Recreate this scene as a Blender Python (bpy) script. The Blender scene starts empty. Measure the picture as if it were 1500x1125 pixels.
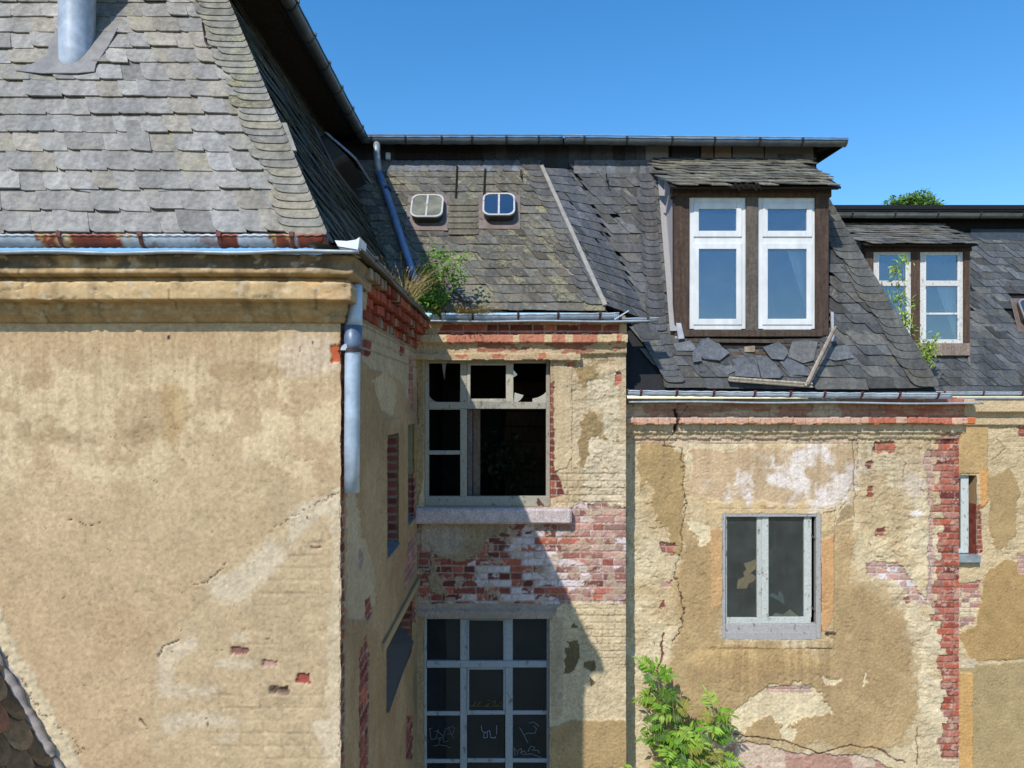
import bpy, math, random
import numpy as np
from mathutils import Vector, Matrix, Quaternion

random.seed(7)
F = 1040.0          # focal length in pixels of the 1500 px wide photograph
HX, HY = 750.0, 590.0
GROUND = -8.0       # the drone hovers eight metres up; everything is laid out round the lens, then lifted
sc = bpy.context.scene
COL = sc.collection


def P(px, py, Y):
    return Vector(((px - HX) / F * Y, Y, (HY - py) / F * Y))


def XP(px, Y):
    return (px - HX) / F * Y


def ZP(py, Y):
    return (HY - py) / F * Y


def s2l(c):
    c = np.asarray(c, dtype=float) / 255.0
    return np.where(c <= 0.04045, c / 12.92, ((c + 0.055) / 1.055) ** 2.4)


def sc3(r, g, b, k=1.0):
    return tuple(float(x) * k for x in s2l((r, g, b)))


# ------------------------------------------------------------------ noise
def _hash(ix, iy, seed):
    h = (ix.astype(np.int64) * 374761393 + iy.astype(np.int64) * 668265263 + seed * 1442695041) & 0xFFFFFFFF
    h = ((h ^ (h >> 13)) * 1274126177) & 0xFFFFFFFF
    h = (h ^ (h >> 16)) & 0xFFFFFFFF
    return h / 4294967295.0


def vnoise(x, y, seed=0):
    x = np.asarray(x, float); y = np.asarray(y, float)
    ix = np.floor(x); iy = np.floor(y)
    fx = x - ix; fy = y - iy
    fx = fx * fx * (3 - 2 * fx); fy = fy * fy * (3 - 2 * fy)
    a = _hash(ix, iy, seed); b = _hash(ix + 1, iy, seed)
    c = _hash(ix, iy + 1, seed); d = _hash(ix + 1, iy + 1, seed)
    return (a * (1 - fx) + b * fx) * (1 - fy) + (c * (1 - fx) + d * fx) * fy


def fbm(x, y, octaves=4, seed=0, gain=0.5):
    t = 0.0; amp = 1.0; tot = 0.0
    x = np.asarray(x, float); y = np.asarray(y, float)
    for o in range(octaves):
        t = t + amp * vnoise(x, y, seed + 17 * o)
        tot += amp; amp *= gain
        x = x * 2.03 + 13.7; y = y * 2.03 + 7.1
    return t / tot


def inpoly(x, y, pts):
    r = np.zeros(x.shape, bool)
    n = len(pts)
    j = n - 1
    for i in range(n):
        xi, yi = pts[i]; xj, yj = pts[j]
        if yi != yj:
            c = ((yi > y) != (yj > y)) & (x < (xj - xi) * (y - yi) / (yj - yi) + xi)
            r ^= c
        j = i
    return r


def smooth(a, b, x):
    t = np.clip((x - a) / (b - a), 0, 1)
    return t * t * (3 - 2 * t)


# ------------------------------------------------------------------ materials
MATS = {}


def nodes_of(name):
    m = bpy.data.materials.new(name); m.use_nodes = True
    nt = m.node_tree
    for n in list(nt.nodes):
        nt.nodes.remove(n)
    out = nt.nodes.new('ShaderNodeOutputMaterial')
    MATS[name] = m
    return m, nt, out


def N(nt, typ, **kw):
    n = nt.nodes.new(typ)
    for k, v in kw.items():
        setattr(n, k, v)
    return n


def noise_tex(nt, co, scale, detail=4, rough=0.6, stretch=None):
    src = co
    if stretch:
        mp = N(nt, 'ShaderNodeMapping'); mp.inputs['Scale'].default_value = stretch
        nt.links.new(co, mp.inputs['Vector']); src = mp.outputs[0]
    t = N(nt, 'ShaderNodeTexNoise'); t.inputs['Scale'].default_value = scale
    t.inputs['Detail'].default_value = detail; t.inputs['Roughness'].default_value = rough
    nt.links.new(src, t.inputs['Vector'])
    return t.outputs['Fac']


def ramp(nt, fac, stops):
    r = N(nt, 'ShaderNodeValToRGB')
    e = r.color_ramp.elements
    while len(e) < len(stops):
        e.new(0.5)
    for i, (p, c) in enumerate(stops):
        e[i].position = p; e[i].color = (c[0], c[1], c[2], 1) if not isinstance(c, (int, float)) else (c, c, c, 1)
    nt.links.new(fac, r.inputs[0])
    return r.outputs[0]


def mixc(nt, fac, a, b, blend='MIX'):
    m = N(nt, 'ShaderNodeMix', data_type='RGBA', blend_type=blend)
    if isinstance(fac, (int, float)):
        m.inputs[0].default_value = fac
    else:
        nt.links.new(fac, m.inputs[0])
    for k, s in ((6, a), (7, b)):
        if isinstance(s, tuple):
            m.inputs[k].default_value = (s[0], s[1], s[2], 1)
        else:
            nt.links.new(s, m.inputs[k])
    return m.outputs[2]


def math_n(nt, op, a, b=None):
    m = N(nt, 'ShaderNodeMath', operation=op)
    for i, s in enumerate((a, b)):
        if s is None:
            continue
        if isinstance(s, (int, float)):
            m.inputs[i].default_value = s
        else:
            nt.links.new(s, m.inputs[i])
    return m.outputs[0]


def bump(nt, h, strength, dist, prev=None):
    b = N(nt, 'ShaderNodeBump'); b.inputs['Strength'].default_value = strength; b.inputs['Distance'].default_value = dist
    nt.links.new(h, b.inputs['Height'])
    if prev is not None:
        nt.links.new(prev, b.inputs['Normal'])
    return b.outputs[0]


def col_mat(name, rough=0.9, spec=0.3, var=(0.78, 1.18), nscale=45, bscale=90, bstr=0.5, bdist=0.004, metallic=0.0,
            peel=None, lichen=False, streak=None, transl=None):
    """A surface whose own colour per piece comes from the mesh attribute Col, broken up by noise."""
    m, nt, out = nodes_of(name)
    at = N(nt, 'ShaderNodeAttribute', attribute_name='Col')
    co = N(nt, 'ShaderNodeTexCoord').outputs['Object']
    n1 = noise_tex(nt, co, nscale, 6, 0.65)
    c = mixc(nt, 1.0, at.outputs['Color'], ramp(nt, n1, [(0.25, var[0]), (0.75, var[1])]), 'MULTIPLY')
    if streak:
        n2 = noise_tex(nt, co, streak[0], 4, 0.6, streak[1])
        c = mixc(nt, 1.0, c, ramp(nt, n2, [(0.3, streak[2]), (0.7, 1.08)]), 'MULTIPLY')
    if lichen:
        n3 = noise_tex(nt, co, 26, 7, 0.72)
        n4 = noise_tex(nt, co, 4.5, 3, 0.5)
        la = N(nt, 'ShaderNodeAttribute', attribute_name='lich').outputs['Fac']
        s = math_n(nt, 'ADD', math_n(nt, 'MULTIPLY', n3, 0.62), math_n(nt, 'MULTIPLY', n4, 0.38))
        t = math_n(nt, 'SUBTRACT', math_n(nt, 'ADD', s, math_n(nt, 'MULTIPLY', la, 0.4)), 0.66)
        mk = math_n(nt, 'MULTIPLY', math_n(nt, 'MAXIMUM', t, 0.0), 9.0)
        mk = math_n(nt, 'MULTIPLY', math_n(nt, 'MINIMUM', mk, 1.0), 0.8)
        lc = ramp(nt, noise_tex(nt, co, 60, 3, 0.6), [(0.3, (0.12, 0.115, 0.05)), (0.5, (0.27, 0.24, 0.11)), (0.72, (0.42, 0.41, 0.34))])
        c = mixc(nt, mk, c, lc)
    if peel:
        n5 = noise_tex(nt, co, peel[0], 6, 0.7, peel[1])
        c = mixc(nt, ramp(nt, n5, [(peel[2], 0), (peel[2] + 0.04, 1)]), c, peel[3])
    p = N(nt, 'ShaderNodeBsdfPrincipled')
    p.inputs['Roughness'].default_value = rough
    p.inputs['Specular IOR Level'].default_value = spec
    p.inputs['Metallic'].default_value = metallic
    nt.links.new(c, p.inputs['Base Color'])
    b = bump(nt, noise_tex(nt, co, bscale, 8, 0.7), bstr, bdist)
    nt.links.new(b, p.inputs['Normal'])
    sh = p.outputs[0]
    if transl:
        tr = N(nt, 'ShaderNodeBsdfTranslucent'); nt.links.new(c, tr.inputs['Color'])
        mx = N(nt, 'ShaderNodeMixShader'); mx.inputs[0].default_value = transl
        nt.links.new(sh, mx.inputs[1]); nt.links.new(tr.outputs[0], mx.inputs[2]); sh = mx.outputs[0]
    nt.links.new(sh, out.inputs[0])
    return m


col_mat('weathered_render', 0.95, 0.15, (0.8, 1.17), 48, 150, 0.5, 0.005)
col_mat('slate', 0.66, 0.3, (0.55, 1.4), 26, 55, 0.6, 0.005, lichen=True, streak=(1.3, (7, .9, .9), .66))
col_mat('zinc', 0.42, 0.5, (0.78, 1.12), 14, 60, 0.25, 0.002, metallic=0.15, streak=(7, (1, 1, 1), 0.8))
col_mat('peeling_wood', 0.75, 0.3, (0.7, 1.15), 50, 70, 0.6, 0.003,
        peel=(20, (1.0, 1.0, 0.5), 0.59, sc3(120, 110, 98)))
col_mat('old_timber', 0.85, 0.2, (0.6, 1.3), 30, 40, 0.7, 0.004, streak=(30, (1, 1, 0.12), 0.6))
col_mat('white_plastic', 0.38, 0.5, (0.86, 1.05), 5, 30, 0.06, 0.001, streak=(9, (1, 1, .25), .86))
col_mat('stone', 0.9, 0.2, (0.5, 1.45), 55, 90, 1.0, 0.012, streak=(16, (1, 1, 1), .7))
col_mat('leaf', 0.5, 0.4, (0.8, 1.2), 30, 60, 0.2, 0.001, transl=0.35)
col_mat('straw', 0.8, 0.2, (0.8, 1.2), 40, 60, 0.2, 0.001, transl=0.25)
col_mat('bark', 0.9, 0.2, (0.6, 1.3), 20, 40, 0.8, 0.01)
col_mat('dark_room', 1.0, 0.0, (0.6, 1.3), 6, 20, 0.5, 0.01)
col_mat('felt', 0.95, 0.2, (0.7, 1.3), 150, 160, 0.9, 0.006)
col_mat('cloth', 0.9, 0.1, (0.9, 1.08), 14, 40, 0.3, 0.004, transl=0.2)
col_mat('paint_stroke', 0.6, 0.3, (0.8, 1.1), 40, 60, 0.1, 0.001)


def glass_mat(name, tint, dust, dustcol, refl, rough=0.02, fres=1.2, gcol=(0.95, 0.97, 1)):
    m, nt, out = nodes_of(name)
    co = N(nt, 'ShaderNodeTexCoord').outputs['Object']
    tr = N(nt, 'ShaderNodeBsdfTransparent'); tr.inputs[0].default_value = (*tint, 1)
    di = N(nt, 'ShaderNodeBsdfDiffuse')
    nt.links.new(ramp(nt, noise_tex(nt, co, 7, 6, 0.7), [(0.3, tuple(x * 0.6 for x in dustcol)), (0.7, dustcol)]), di.inputs[0])
    mx = N(nt, 'ShaderNodeMixShader')
    nt.links.new(ramp(nt, noise_tex(nt, co, 5, 6, 0.65), [(0.3, dust * 0.6), (0.72, min(1.0, dust * 1.35))]), mx.inputs[0])
    nt.links.new(tr.outputs[0], mx.inputs[1]); nt.links.new(di.outputs[0], mx.inputs[2])
    gl = N(nt, 'ShaderNodeBsdfGlossy'); gl.inputs['Roughness'].default_value = rough
    gl.inputs['Color'].default_value = (*gcol, 1)
    nt.links.new(bump(nt, noise_tex(nt, co, 2.2, 1, 0.4), 0.12, 0.02), gl.inputs['Normal'])
    lw = N(nt, 'ShaderNodeFresnel'); lw.inputs[0].default_value = 1.5
    f = math_n(nt, 'MINIMUM', math_n(nt, 'ADD', math_n(nt, 'MULTIPLY', lw.outputs[0], fres), refl), 1.0)
    m2 = N(nt, 'ShaderNodeMixShader')
    nt.links.new(f, m2.inputs[0]); nt.links.new(mx.outputs[0], m2.inputs[1]); nt.links.new(gl.outputs[0], m2.inputs[2])
    nt.links.new(m2.outputs[0], out.inputs[0])
    return m


glass_mat('clean_glass', (0.9, 0.93, 0.94), 0.05, (0.5, 0.5, 0.46), 0.10, gcol=(.66, .80, .95))
glass_mat('dusty_glass', (0.9, 0.92, 0.9), 0.13, (0.25, 0.28, 0.27), 0.02, fres=.6)
glass_mat('murky_glass', (0.35, 0.4, 0.42), 0.10, (0.10, 0.16, 0.22), 0.012, fres=.35, gcol=(.7, .85, 1))
glass_mat('lichened_glass', (0.3, 0.3, 0.25), 0.85, (0.36, 0.33, 0.2), 0.06, 0.15)
glass_mat('sky_glass', (0.05, 0.07, 0.1), 0.12, (0.2, 0.2, 0.17), 0.3)
glass_mat('shard_glass', (0.6, 0.62, 0.65), 0.55, (0.5, 0.5, 0.52), 0.1)


# ------------------------------------------------------------------ scene graph helpers
def tag(o, label=None, cat=None, group=None, kind=None):
    if label: o['label'] = label
    if cat: o['category'] = cat
    if group: o['group'] = group
    if kind: o['kind'] = kind
    return o


def thing(name, label, cat, loc=(0, 0, 0), group=None):
    o = bpy.data.objects.new(name, None); COL.objects.link(o)
    o.empty_display_size = 0.2
    o.location = loc
    return tag(o, label, cat, group)


def world_loc(o):
    v = Vector(o.location)
    p = o.parent
    while p:
        v += p.location; p = p.parent
    return v


class MB:
    def __init__(self, col=(0.5, 0.5, 0.5)):
        self.v = []; self.f = []; self.c = []; self.l = []; self.m = []
        self.col = col; self.li = 0.0; self.mi = 0

    def add(self, verts, faces, col=None, lich=None):
        b = len(self.v)
        col = self.col if col is None else col
        lich = self.li if lich is None else lich
        self.v.extend([tuple(p) for p in verts])
        self.c.extend([col] * len(verts)); self.l.extend([lich] * len(verts))
        self.f.extend([tuple(b + i for i in f) for f in faces]); self.m.extend([self.mi] * len(faces))
        return b

    def box(self, a, b, col=None, jit=0.0):
        x0, y0, z0 = a; x1, y1, z1 = b
        vs = [(x0, y0, z0), (x1, y0, z0), (x1, y1, z0), (x0, y1, z0), (x0, y0, z1), (x1, y0, z1), (x1, y1, z1), (x0, y1, z1)]
        if jit:
            vs = [tuple(q + random.uniform(-jit, jit) for q in p) for p in vs]
        self.add(vs, [(0, 3, 2, 1), (4, 5, 6, 7), (0, 1, 5, 4), (1, 2, 6, 5), (2, 3, 7, 6), (3, 0, 4, 7)], col)

    def pbox(self, x0, y0, x1, y1, Y, depth, col=None, jit=0.0):
        """box whose front face covers the photo rectangle on the plane at distance Y"""
        self.box((XP(x0, Y), Y, ZP(y1, Y)), (XP(x1, Y), Y + depth, ZP(y0, Y)), col, jit)

    def beam(self, a, b, w, h, up=(0, 0, 1), col=None, w2=None, h2=None):
        a = Vector(a); b = Vector(b); d = (b - a).normalized()
        s = d.cross(Vector(up)).normalized(); u = s.cross(d).normalized()
        w2 = w if w2 is None else w2; h2 = h if h2 is None else h2
        vs = []
        for p, ww, hh in ((a, w, h), (b, w2, h2)):
            for i, j in ((-1, -1), (1, -1), (1, 1), (-1, 1)):
                vs.append(p + s * (i * ww / 2) + u * (j * hh / 2))
        self.add(vs, [(3, 2, 1, 0), (4, 5, 6, 7), (0, 1, 5, 4), (1, 2, 6, 5), (2, 3, 7, 6), (3, 0, 4, 7)], col)

    def tube(self, pts, r, n=12, col=None, colf=None, caps=True, arc=None, ref=None, thick=None):
        """round pipe along pts; arc=(a0,a1) gives an open channel"""
        pts = [Vector(p) for p in pts]
        k = len(pts)
        rs = r if isinstance(r, (list, tuple)) else [r] * k
        rings = []
        for i, p in enumerate(pts):
            d = ((pts[i + 1] - p) if i == 0 else (p - pts[i - 1]) if i == k - 1 else (pts[i + 1] - pts[i - 1])).normalized()
            up = Vector(ref) if ref else (Vector((0, 0, 1)) if abs(d.z) < 0.95 else Vector((0, 1, 0)))
            s = d.cross(up).normalized(); u = s.cross(d).normalized()
            ring = []
            m = n if arc is None else n + 1
            for j in range(m):
                a = 2 * math.pi * j / n if arc is None else arc[0] + (arc[1] - arc[0]) * j / n
                ring.append(p + (s * math.cos(a) + u * math.sin(a)) * rs[i])
            rings.append(ring)
        m = len(rings[0])
        b = len(self.v)
        for i, ring in enumerate(rings):
            for j, q in enumerate(ring):
                self.v.append(tuple(q)); self.l.append(self.li)
                self.c.append(colf(q) if colf else (self.col if col is None else col))
        for i in range(k - 1):
            for j in range(m if arc is None else m - 1):
                j2 = (j + 1) % m
                self.f.append((b + i * m + j, b + i * m + j2, b + (i + 1) * m + j2, b + (i + 1) * m + j)); self.m.append(self.mi)
        if caps and arc is None:
            self.f.append(tuple(b + j for j in reversed(range(m)))); self.m.append(self.mi)
            self.f.append(tuple(b + (k - 1) * m + j for j in range(m))); self.m.append(self.mi)

    def poly(self, pts, n, thick, col=None, lich=None):
        """flat plate: outline pts (3D, counter-clockwise seen from n), thickness along -n"""
        n = Vector(n); k = len(pts)
        top = [Vector(p) for p in pts]; bot = [p - n * thick for p in top]
        f = [tuple(range(k)), tuple(range(2 * k - 1, k - 1, -1))]
        for i in range(k):
            j = (i + 1) % k
            f.append((i, k + i, k + j, j))
        self.add(top + bot, f, col, lich)

    def build(self, name, mat, parent=None, smooth=False, bevel=0.0, solid=0.0):
        if not self.v:
            return None
        me = bpy.data.meshes.new(name)
        me.from_pydata(self.v, [], self.f)
        mats = mat if isinstance(mat, (list, tuple)) else [mat]
        for q in mats:
            me.materials.append(MATS[q])
        if len(mats) > 1:
            me.polygons.foreach_set('material_index', self.m)
        a = me.attributes.new('Col', 'FLOAT_COLOR', 'POINT')
        arr = np.ones((len(self.v), 4), np.float32); arr[:, :3] = np.array(self.c, np.float32)
        a.data.foreach_set('color', arr.ravel())
        if any(self.l):
            b = me.attributes.new('lich', 'FLOAT', 'POINT'); b.data.foreach_set('value', np.array(self.l, np.float32))
        if smooth:
            me.polygons.foreach_set('use_smooth', [True] * len(me.polygons))
        me.update()
        o = bpy.data.objects.new(name, me); COL.objects.link(o)
        if parent:
            o.parent = parent; o.location = -world_loc(parent)
        if solid:
            md = o.modifiers.new('shell', 'SOLIDIFY'); md.thickness = solid; md.offset = 0
        if bevel:
            md = o.modifiers.new('edge', 'BEVEL'); md.width = bevel; md.segments = 1; md.limit_method = 'ANGLE'
        return o


def np_mesh(name, verts, faces, cols, mat, parent, smooth=True):
    me = bpy.data.meshes.new(name)
    me.vertices.add(len(verts)); me.vertices.foreach_set('co', verts.astype(np.float32).ravel())
    nf = len(faces)
    me.loops.add(nf * 4); me.polygons.add(nf)
    me.loops.foreach_set('vertex_index', faces.astype(np.int32).ravel())
    me.polygons.foreach_set('loop_start', np.arange(0, nf * 4, 4, dtype=np.int32))
    me.update(calc_edges=True); me.validate()
    a = me.attributes.new('Col', 'FLOAT_COLOR', 'POINT')
    g = (cols @ np.array([.3, .6, .1]))[:, None]
    cols = np.clip((cols * .92 + g * .08) * np.array([.97, .93, .95]), 0, 1)   # lime render is greyer than its paint
    arr = np.ones((len(verts), 4), np.float32); arr[:, :3] = cols
    a.data.foreach_set('color', arr.ravel())
    if smooth:
        me.polygons.foreach_set('use_smooth', np.ones(len(me.polygons), bool))
    me.materials.append(MATS[mat]); me.update()
    o = bpy.data.objects.new(name, me); COL.objects.link(o)
    if parent:
        o.parent = parent; o.location = -world_loc(parent)
    return o


def axis(lo, hi, step, coarse=(), snaps=()):
    a = np.arange(lo, hi + step * 0.5, step)
    a = np.clip(a, lo, hi)
    a = np.concatenate([a, np.array(coarse, float)])
    for s in snaps:
        a = a[np.abs(a - s) > step * 0.45]
    a = np.unique(np.round(np.concatenate([a, np.array(snaps, float)]), 6))
    return a


def wall_grid(name, parent, us, vs, plane, field, holes=(), reveal=0.22, revcol=None, mat='weathered_render', skip=None):
    """relief wall: plane(u, v, h) -> xyz; field(u, v) -> height, colour; holes are u0,u1,v0,v1 openings with reveals"""
    U, V = np.meshgrid(us, vs, indexing='ij')
    h, col = field(U, V)
    for (a, b, c, d) in holes:
        dd = np.maximum(np.maximum(a - U, U - b), np.maximum(c - V, V - d))
        h = np.where(dd < 0.03, np.maximum(h, 0.0), h)
    nu, nv = U.shape
    verts = plane(U, V, h).reshape(-1, 3)
    cols = col.reshape(-1, 3)
    idx = np.arange(nu * nv).reshape(nu, nv)
    uc = (us[:-1] + us[1:]) / 2; vc = (vs[:-1] + vs[1:]) / 2
    UC, VC = np.meshgrid(uc, vc, indexing='ij')
    keep = np.ones(UC.shape, bool)
    for (a, b, c, d) in holes:
        keep &= ~((UC > a) & (UC < b) & (VC > c) & (VC < d))
    if skip is not None:
        keep &= ~skip(UC, VC)
    q = np.stack([idx[:-1, :-1], idx[1:, :-1], idx[1:, 1:], idx[:-1, 1:]], -1)
    faces = q[keep]
    allv = [verts]; allc = [cols]; base = len(verts); allf = [faces]
    for hi, (a, b, c, d) in enumerate(holes):
        i0 = int(np.argmin(np.abs(us - a))); i1 = int(np.argmin(np.abs(us - b)))
        j0 = int(np.argmin(np.abs(vs - c))); j1 = int(np.argmin(np.abs(vs - d)))
        loop = [(i, j0) for i in range(i0, i1)] + [(i1, j) for j in range(j0, j1)] + [(i, j1) for i in range(i1, i0, -1)] + [(i0, j) for j in range(j1, j0, -1)]
        ii = np.array([p[0] for p in loop]); jj = np.array([p[1] for p in loop])
        n = len(loop); K = 10
        f_id = idx[ii, jj]
        uu = us[ii]; vv = vs[jj]; h0 = h[ii, jj]
        prev = f_id
        for k in range(1, K + 1):
            dep = reveal * k / K
            pv = plane(uu, vv, h0 * (1 - k / K) - dep + (vnoise(uu * 30 + k, vv * 30, 5) - .5) * 0.0)
            c0 = cols[f_id]
            if revcol is not None:
                c0 = revcol(hi, uu, vv, np.full(n, dep), c0)
            allv.append(pv.reshape(-1, 3)); allc.append(c0)
            cur = base + np.arange(n); base += n
            nx = np.roll(np.arange(n), -1)
            allf.append(np.stack([prev[nx], prev, cur, cur[nx]], -1))
            prev = cur
    return np_mesh(name, np.concatenate(allv), np.concatenate(allf), np.concatenate(allc), mat, parent)


# ------------------------------------------------------------------ masonry painting
RED1 = s2l((146, 78, 64)); RED2 = s2l((112, 58, 52)); RED3 = s2l((180, 98, 72)); MORT = s2l((176, 160, 138))


class Paint:
    """layers of brick, undercoat and top coat over one wall; px, py are where a spot shows in the photograph"""

    def __init__(self, px, py, u, v, base, seed=0):
        self.px, self.py, self.u, self.v, self.seed = px, py, u, v, seed
        self.h = np.zeros(px.shape); self.c = np.zeros(px.shape + (3,)) + s2l(base)
        self.k = 0
        bl, bh = 0.25, 0.077
        row = np.floor(v / bh + 0.15 * (fbm(u * 0.7, v * 0.7, 2, 3) - .5))
        uu = u / bl + 0.5 * (row % 2) + 0.12 * _hash(row, row * 0, 9)
        hd = _hash(np.floor(uu), row, 77) < 0.35
        uu2 = np.where(hd, uu * 2, uu)
        cell = np.floor(uu2)
        w = np.where(hd, bl / 2, bl)
        wob = (fbm(u * 40, v * 40, 2, 31) - 0.5) * 0.012
        fu = (uu2 - cell) * w; fv = v - (row) * bh
        fv = np.mod(fv, bh)
        du = np.minimum(fu, w - fu); dv = np.minimum(fv, bh - fv)
        self.edge = np.minimum(du, dv) + wob * 0.5
        self.isb = smooth(0.003, 0.009, self.edge)
        self.bid = _hash(cell + 1000 * hd, row, 41)
        self.bid2 = _hash(cell + 1000 * hd, row, 43)
        g = self.bid[..., None]
        bc = RED1 * (1 - smooth(.45, .75, g)) + RED2 * smooth(.45, .75, g)
        bc = np.where(self.bid2[..., None] > 0.82, RED3, bc)
        bc = bc * (0.75 + 0.5 * fbm(u * 25, v * 25, 3, 50))[..., None]
        mort = MORT * (0.75 + 0.5 * fbm(u * 30, v * 30, 3, 51))[..., None]
        self.brickc = bc * self.isb[..., None] + mort * (1 - self.isb[..., None])
        self.brickh = -0.022 + 0.012 * self.isb + 0.007 * (self.bid - .5) - 0.002 * fbm(u * 60, v * 60, 2, 4)

    def warp(self, amp, scale):
        self.k += 1
        s = self.seed + self.k * 13
        x = self.px + amp * 2 * (fbm(self.px / scale, self.py / scale, 5, s, 0.62) - .5)
        y = self.py + amp * 2 * (fbm(self.px / scale + 50, self.py / scale + 9, 5, s + 5, 0.62) - .5)
        x = x + amp * .7 * (fbm(self.px / 7, self.py / 7, 3, s + 2, .6) - .5)
        y = y + amp * .7 * (fbm(self.px / 7 + 3, self.py / 7, 3, s + 3, .6) - .5)
        return x, y

    def mask(self, pts, amp=9, scale=26):
        x, y = self.warp(amp, scale)
        return inpoly(x, y, pts)

    def rect(self, x0, y0, x1, y1, amp=3, scale=12):
        return self.mask([(x0, y0), (x1, y0), (x1, y1), (x0, y1)], amp, scale)

    def soft(self, cx, cy, rx, ry, amp=0.5, scale=30):
        self.k += 1
        d = np.sqrt(((self.px - cx) / rx) ** 2 + ((self.py - cy) / ry) ** 2)
        d = d + amp * 2 * (fbm(self.px / scale, self.py / scale, 5, self.seed + self.k * 7, .6) - .5)
        return 1 - smooth(0.6, 1.0, d)

    def tint(self, m, rgb, a=1.0):
        m = np.asarray(m, float)[..., None] * a
        self.c = self.c * (1 - m) + s2l(rgb) * m

    def coat(self, m, rgb, height, rough=0.0, var=0.12):
        """lay a coat of colour with its own thickness"""
        m = np.asarray(m, float)
        nz = (1 - var + 2 * var * fbm(self.u * 6, self.v * 6, 4, self.seed + self.k))[..., None]
        self.c = self.c * (1 - m[..., None]) + s2l(rgb) * nz * m[..., None]
        hh = height + rough * (fbm(self.u * 28, self.v * 28, 4, self.seed + 3) - .5)
        self.h = self.h * (1 - m) + hh * m

    def bricks(self, m, white=None, wcol=(214, 204, 200), pale=0.0):
        m = np.asarray(m, float)
        c = self.brickc
        if pale:
            c = c * (1 - pale) + s2l((212, 190, 172)) * pale
        if white is not None:
            w = smooth(.62, .72, np.clip(white, 0, 1) * .5 + fbm(self.u * 26, self.v * 34, 4, 88, .65) * .45 + (_hash(np.floor(self.bid * 9999), np.floor(self.bid2 * 9999), 4) - .5) * .8) * np.clip(white * 3, 0, 1) * (0.35 + 0.65 * self.isb)
            c = c * (1 - w[..., None]) + s2l(wcol) * w[..., None]
        self.c = self.c * (1 - m[..., None]) + c * m[..., None]
        self.h = self.h * (1 - m) + self.brickh * m

    def ghost(self, m, amount=0.35, dh=0.006):
        """brick courses telegraphing through a thin coat"""
        m = np.asarray(m, float)
        j = (1 - self.isb) * m
        self.h = self.h - j * dh + m * 0.004 * (self.bid - .5)
        self.c = self.c * (1 - (j * amount * 0.5)[..., None])

    def flakes(self, m, amt=.010, su=5, sv=9, seed=0, edge=.3):
        """torn, layered plaster: irregular terraces with small steps"""
        m = np.asarray(m, float)
        f = fbm(self.u * su, self.v * sv, 6, self.seed + 900 + seed, .58) * 7
        fl = np.floor(f); fr = f - fl
        st = fl + smooth(0, .12, fr)
        self.h = self.h + m * amt * (st - 3.5) * .5
        e = (1 - smooth(.0, .14, fr)) * m
        tone = (_hash(fl, fl * 0, seed + 3) - .5) * .22
        self.c = self.c * (1 - edge * e)[..., None] * (1 + tone * m)[..., None]

    def crack(self, pts, wid=2.0, amp=5, col=(84, 68, 52), depth=0.015):
        x, y = self.warp(amp, 16)
        d = np.full(x.shape, 1e9)
        for (a, b), (c, e) in zip(pts[:-1], pts[1:]):
            L2 = (c - a) ** 2 + (e - b) ** 2 + 1e-6
            t = np.clip(((x - a) * (c - a) + (y - b) * (e - b)) / L2, 0, 1)
            d = np.minimum(d, np.hypot(x - a - t * (c - a), y - b - t * (e - b)))
        wv = wid * (.45 + .75 * fbm(self.px / 9, self.py / 9, 3, self.seed + self.k))
        m = 1 - smooth(0.30, 0.8, d / wv)
        self.c = self.c * (1 - m[..., None]) + s2l(col) * m[..., None]
        self.h = self.h - m * depth

    def streaks(self, y0, length, strength, rgb=(120, 102, 76), x0=-1e9, x1=1e9, dens=.52, sx=5.0):
        """rain-wash stains running down from an edge at photo height y0"""
        self.k += 1
        n = fbm(self.px / sx + 3 * fbm(self.px / 40, self.py / 60, 3, self.seed + 8), self.py / 140, 4, self.seed + 31 * self.k, .6)
        reach = length * (.35 + 1.1 * fbm(self.px / (sx * 3), self.py * 0, 3, self.seed + 37 * self.k))
        f = (self.py > y0) * np.clip(1 - (self.py - y0) / reach, 0, 1) * (self.px > x0) * (self.px < x1)
        self.tint(smooth(dens - .08, dens + .12, n) * f, rgb, strength)

    def soft2(self, pts, amp=9, scale=26):
        return (self.mask(pts, amp, scale) * .4 + self.mask(pts, amp, scale) * .3 + self.mask(pts, amp * 1.4, scale) * .3)

    def weather(self, rough=0.004, var=0.22):
        """trowel marks, pitting and broad tonal drift"""
        u, v = self.u, self.v
        big = fbm(u * 1.3, v * 1.3, 4, self.seed + 71)
        mid = fbm(u * 9, v * 9, 5, self.seed + 72, .6)
        fine = fbm(u * 55, v * 55, 3, self.seed + 73, .7)
        self.c = self.c * ((1 - var / 2 + var * big) * (0.86 + 0.28 * mid) * (0.78 + 0.44 * fine))[..., None]
        self.h = self.h + rough * .8 * (mid - .5) + rough * 1.8 * (fine - .5) + rough * 1.2 * (vnoise(u * 95, v * 95, self.seed + 74) - .5)
        hl = np.abs(fbm(u * 3.1, v * 3.1, 5, self.seed + 81, .6) - .5)
        hair = (1 - smooth(.0, .006, hl)) * smooth(.50, .60, fbm(u * 1.6, v * 1.6, 3, self.seed + 82))
        self.h = self.h - .003 * hair
        self.c = self.c * (1 - .28 * hair)[..., None]
        spk = vnoise(u * 140, v * 140, self.seed + 83)
        self.c = self.c * (1 - .30 * smooth(.86, .95, spk) + .16 * (1 - smooth(.04, .12, spk)))[..., None]
        pits = smooth(.76, .84, vnoise(u * 38, v * 46, self.seed + 5)) * smooth(.45, .62, fbm(u * 4, v * 4, 3, self.seed + 6))
        self.h = self.h - min(.006, rough * 1.3) * pits
        self.c = self.c * (1 - 0.14 * pits)[..., None]


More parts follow.
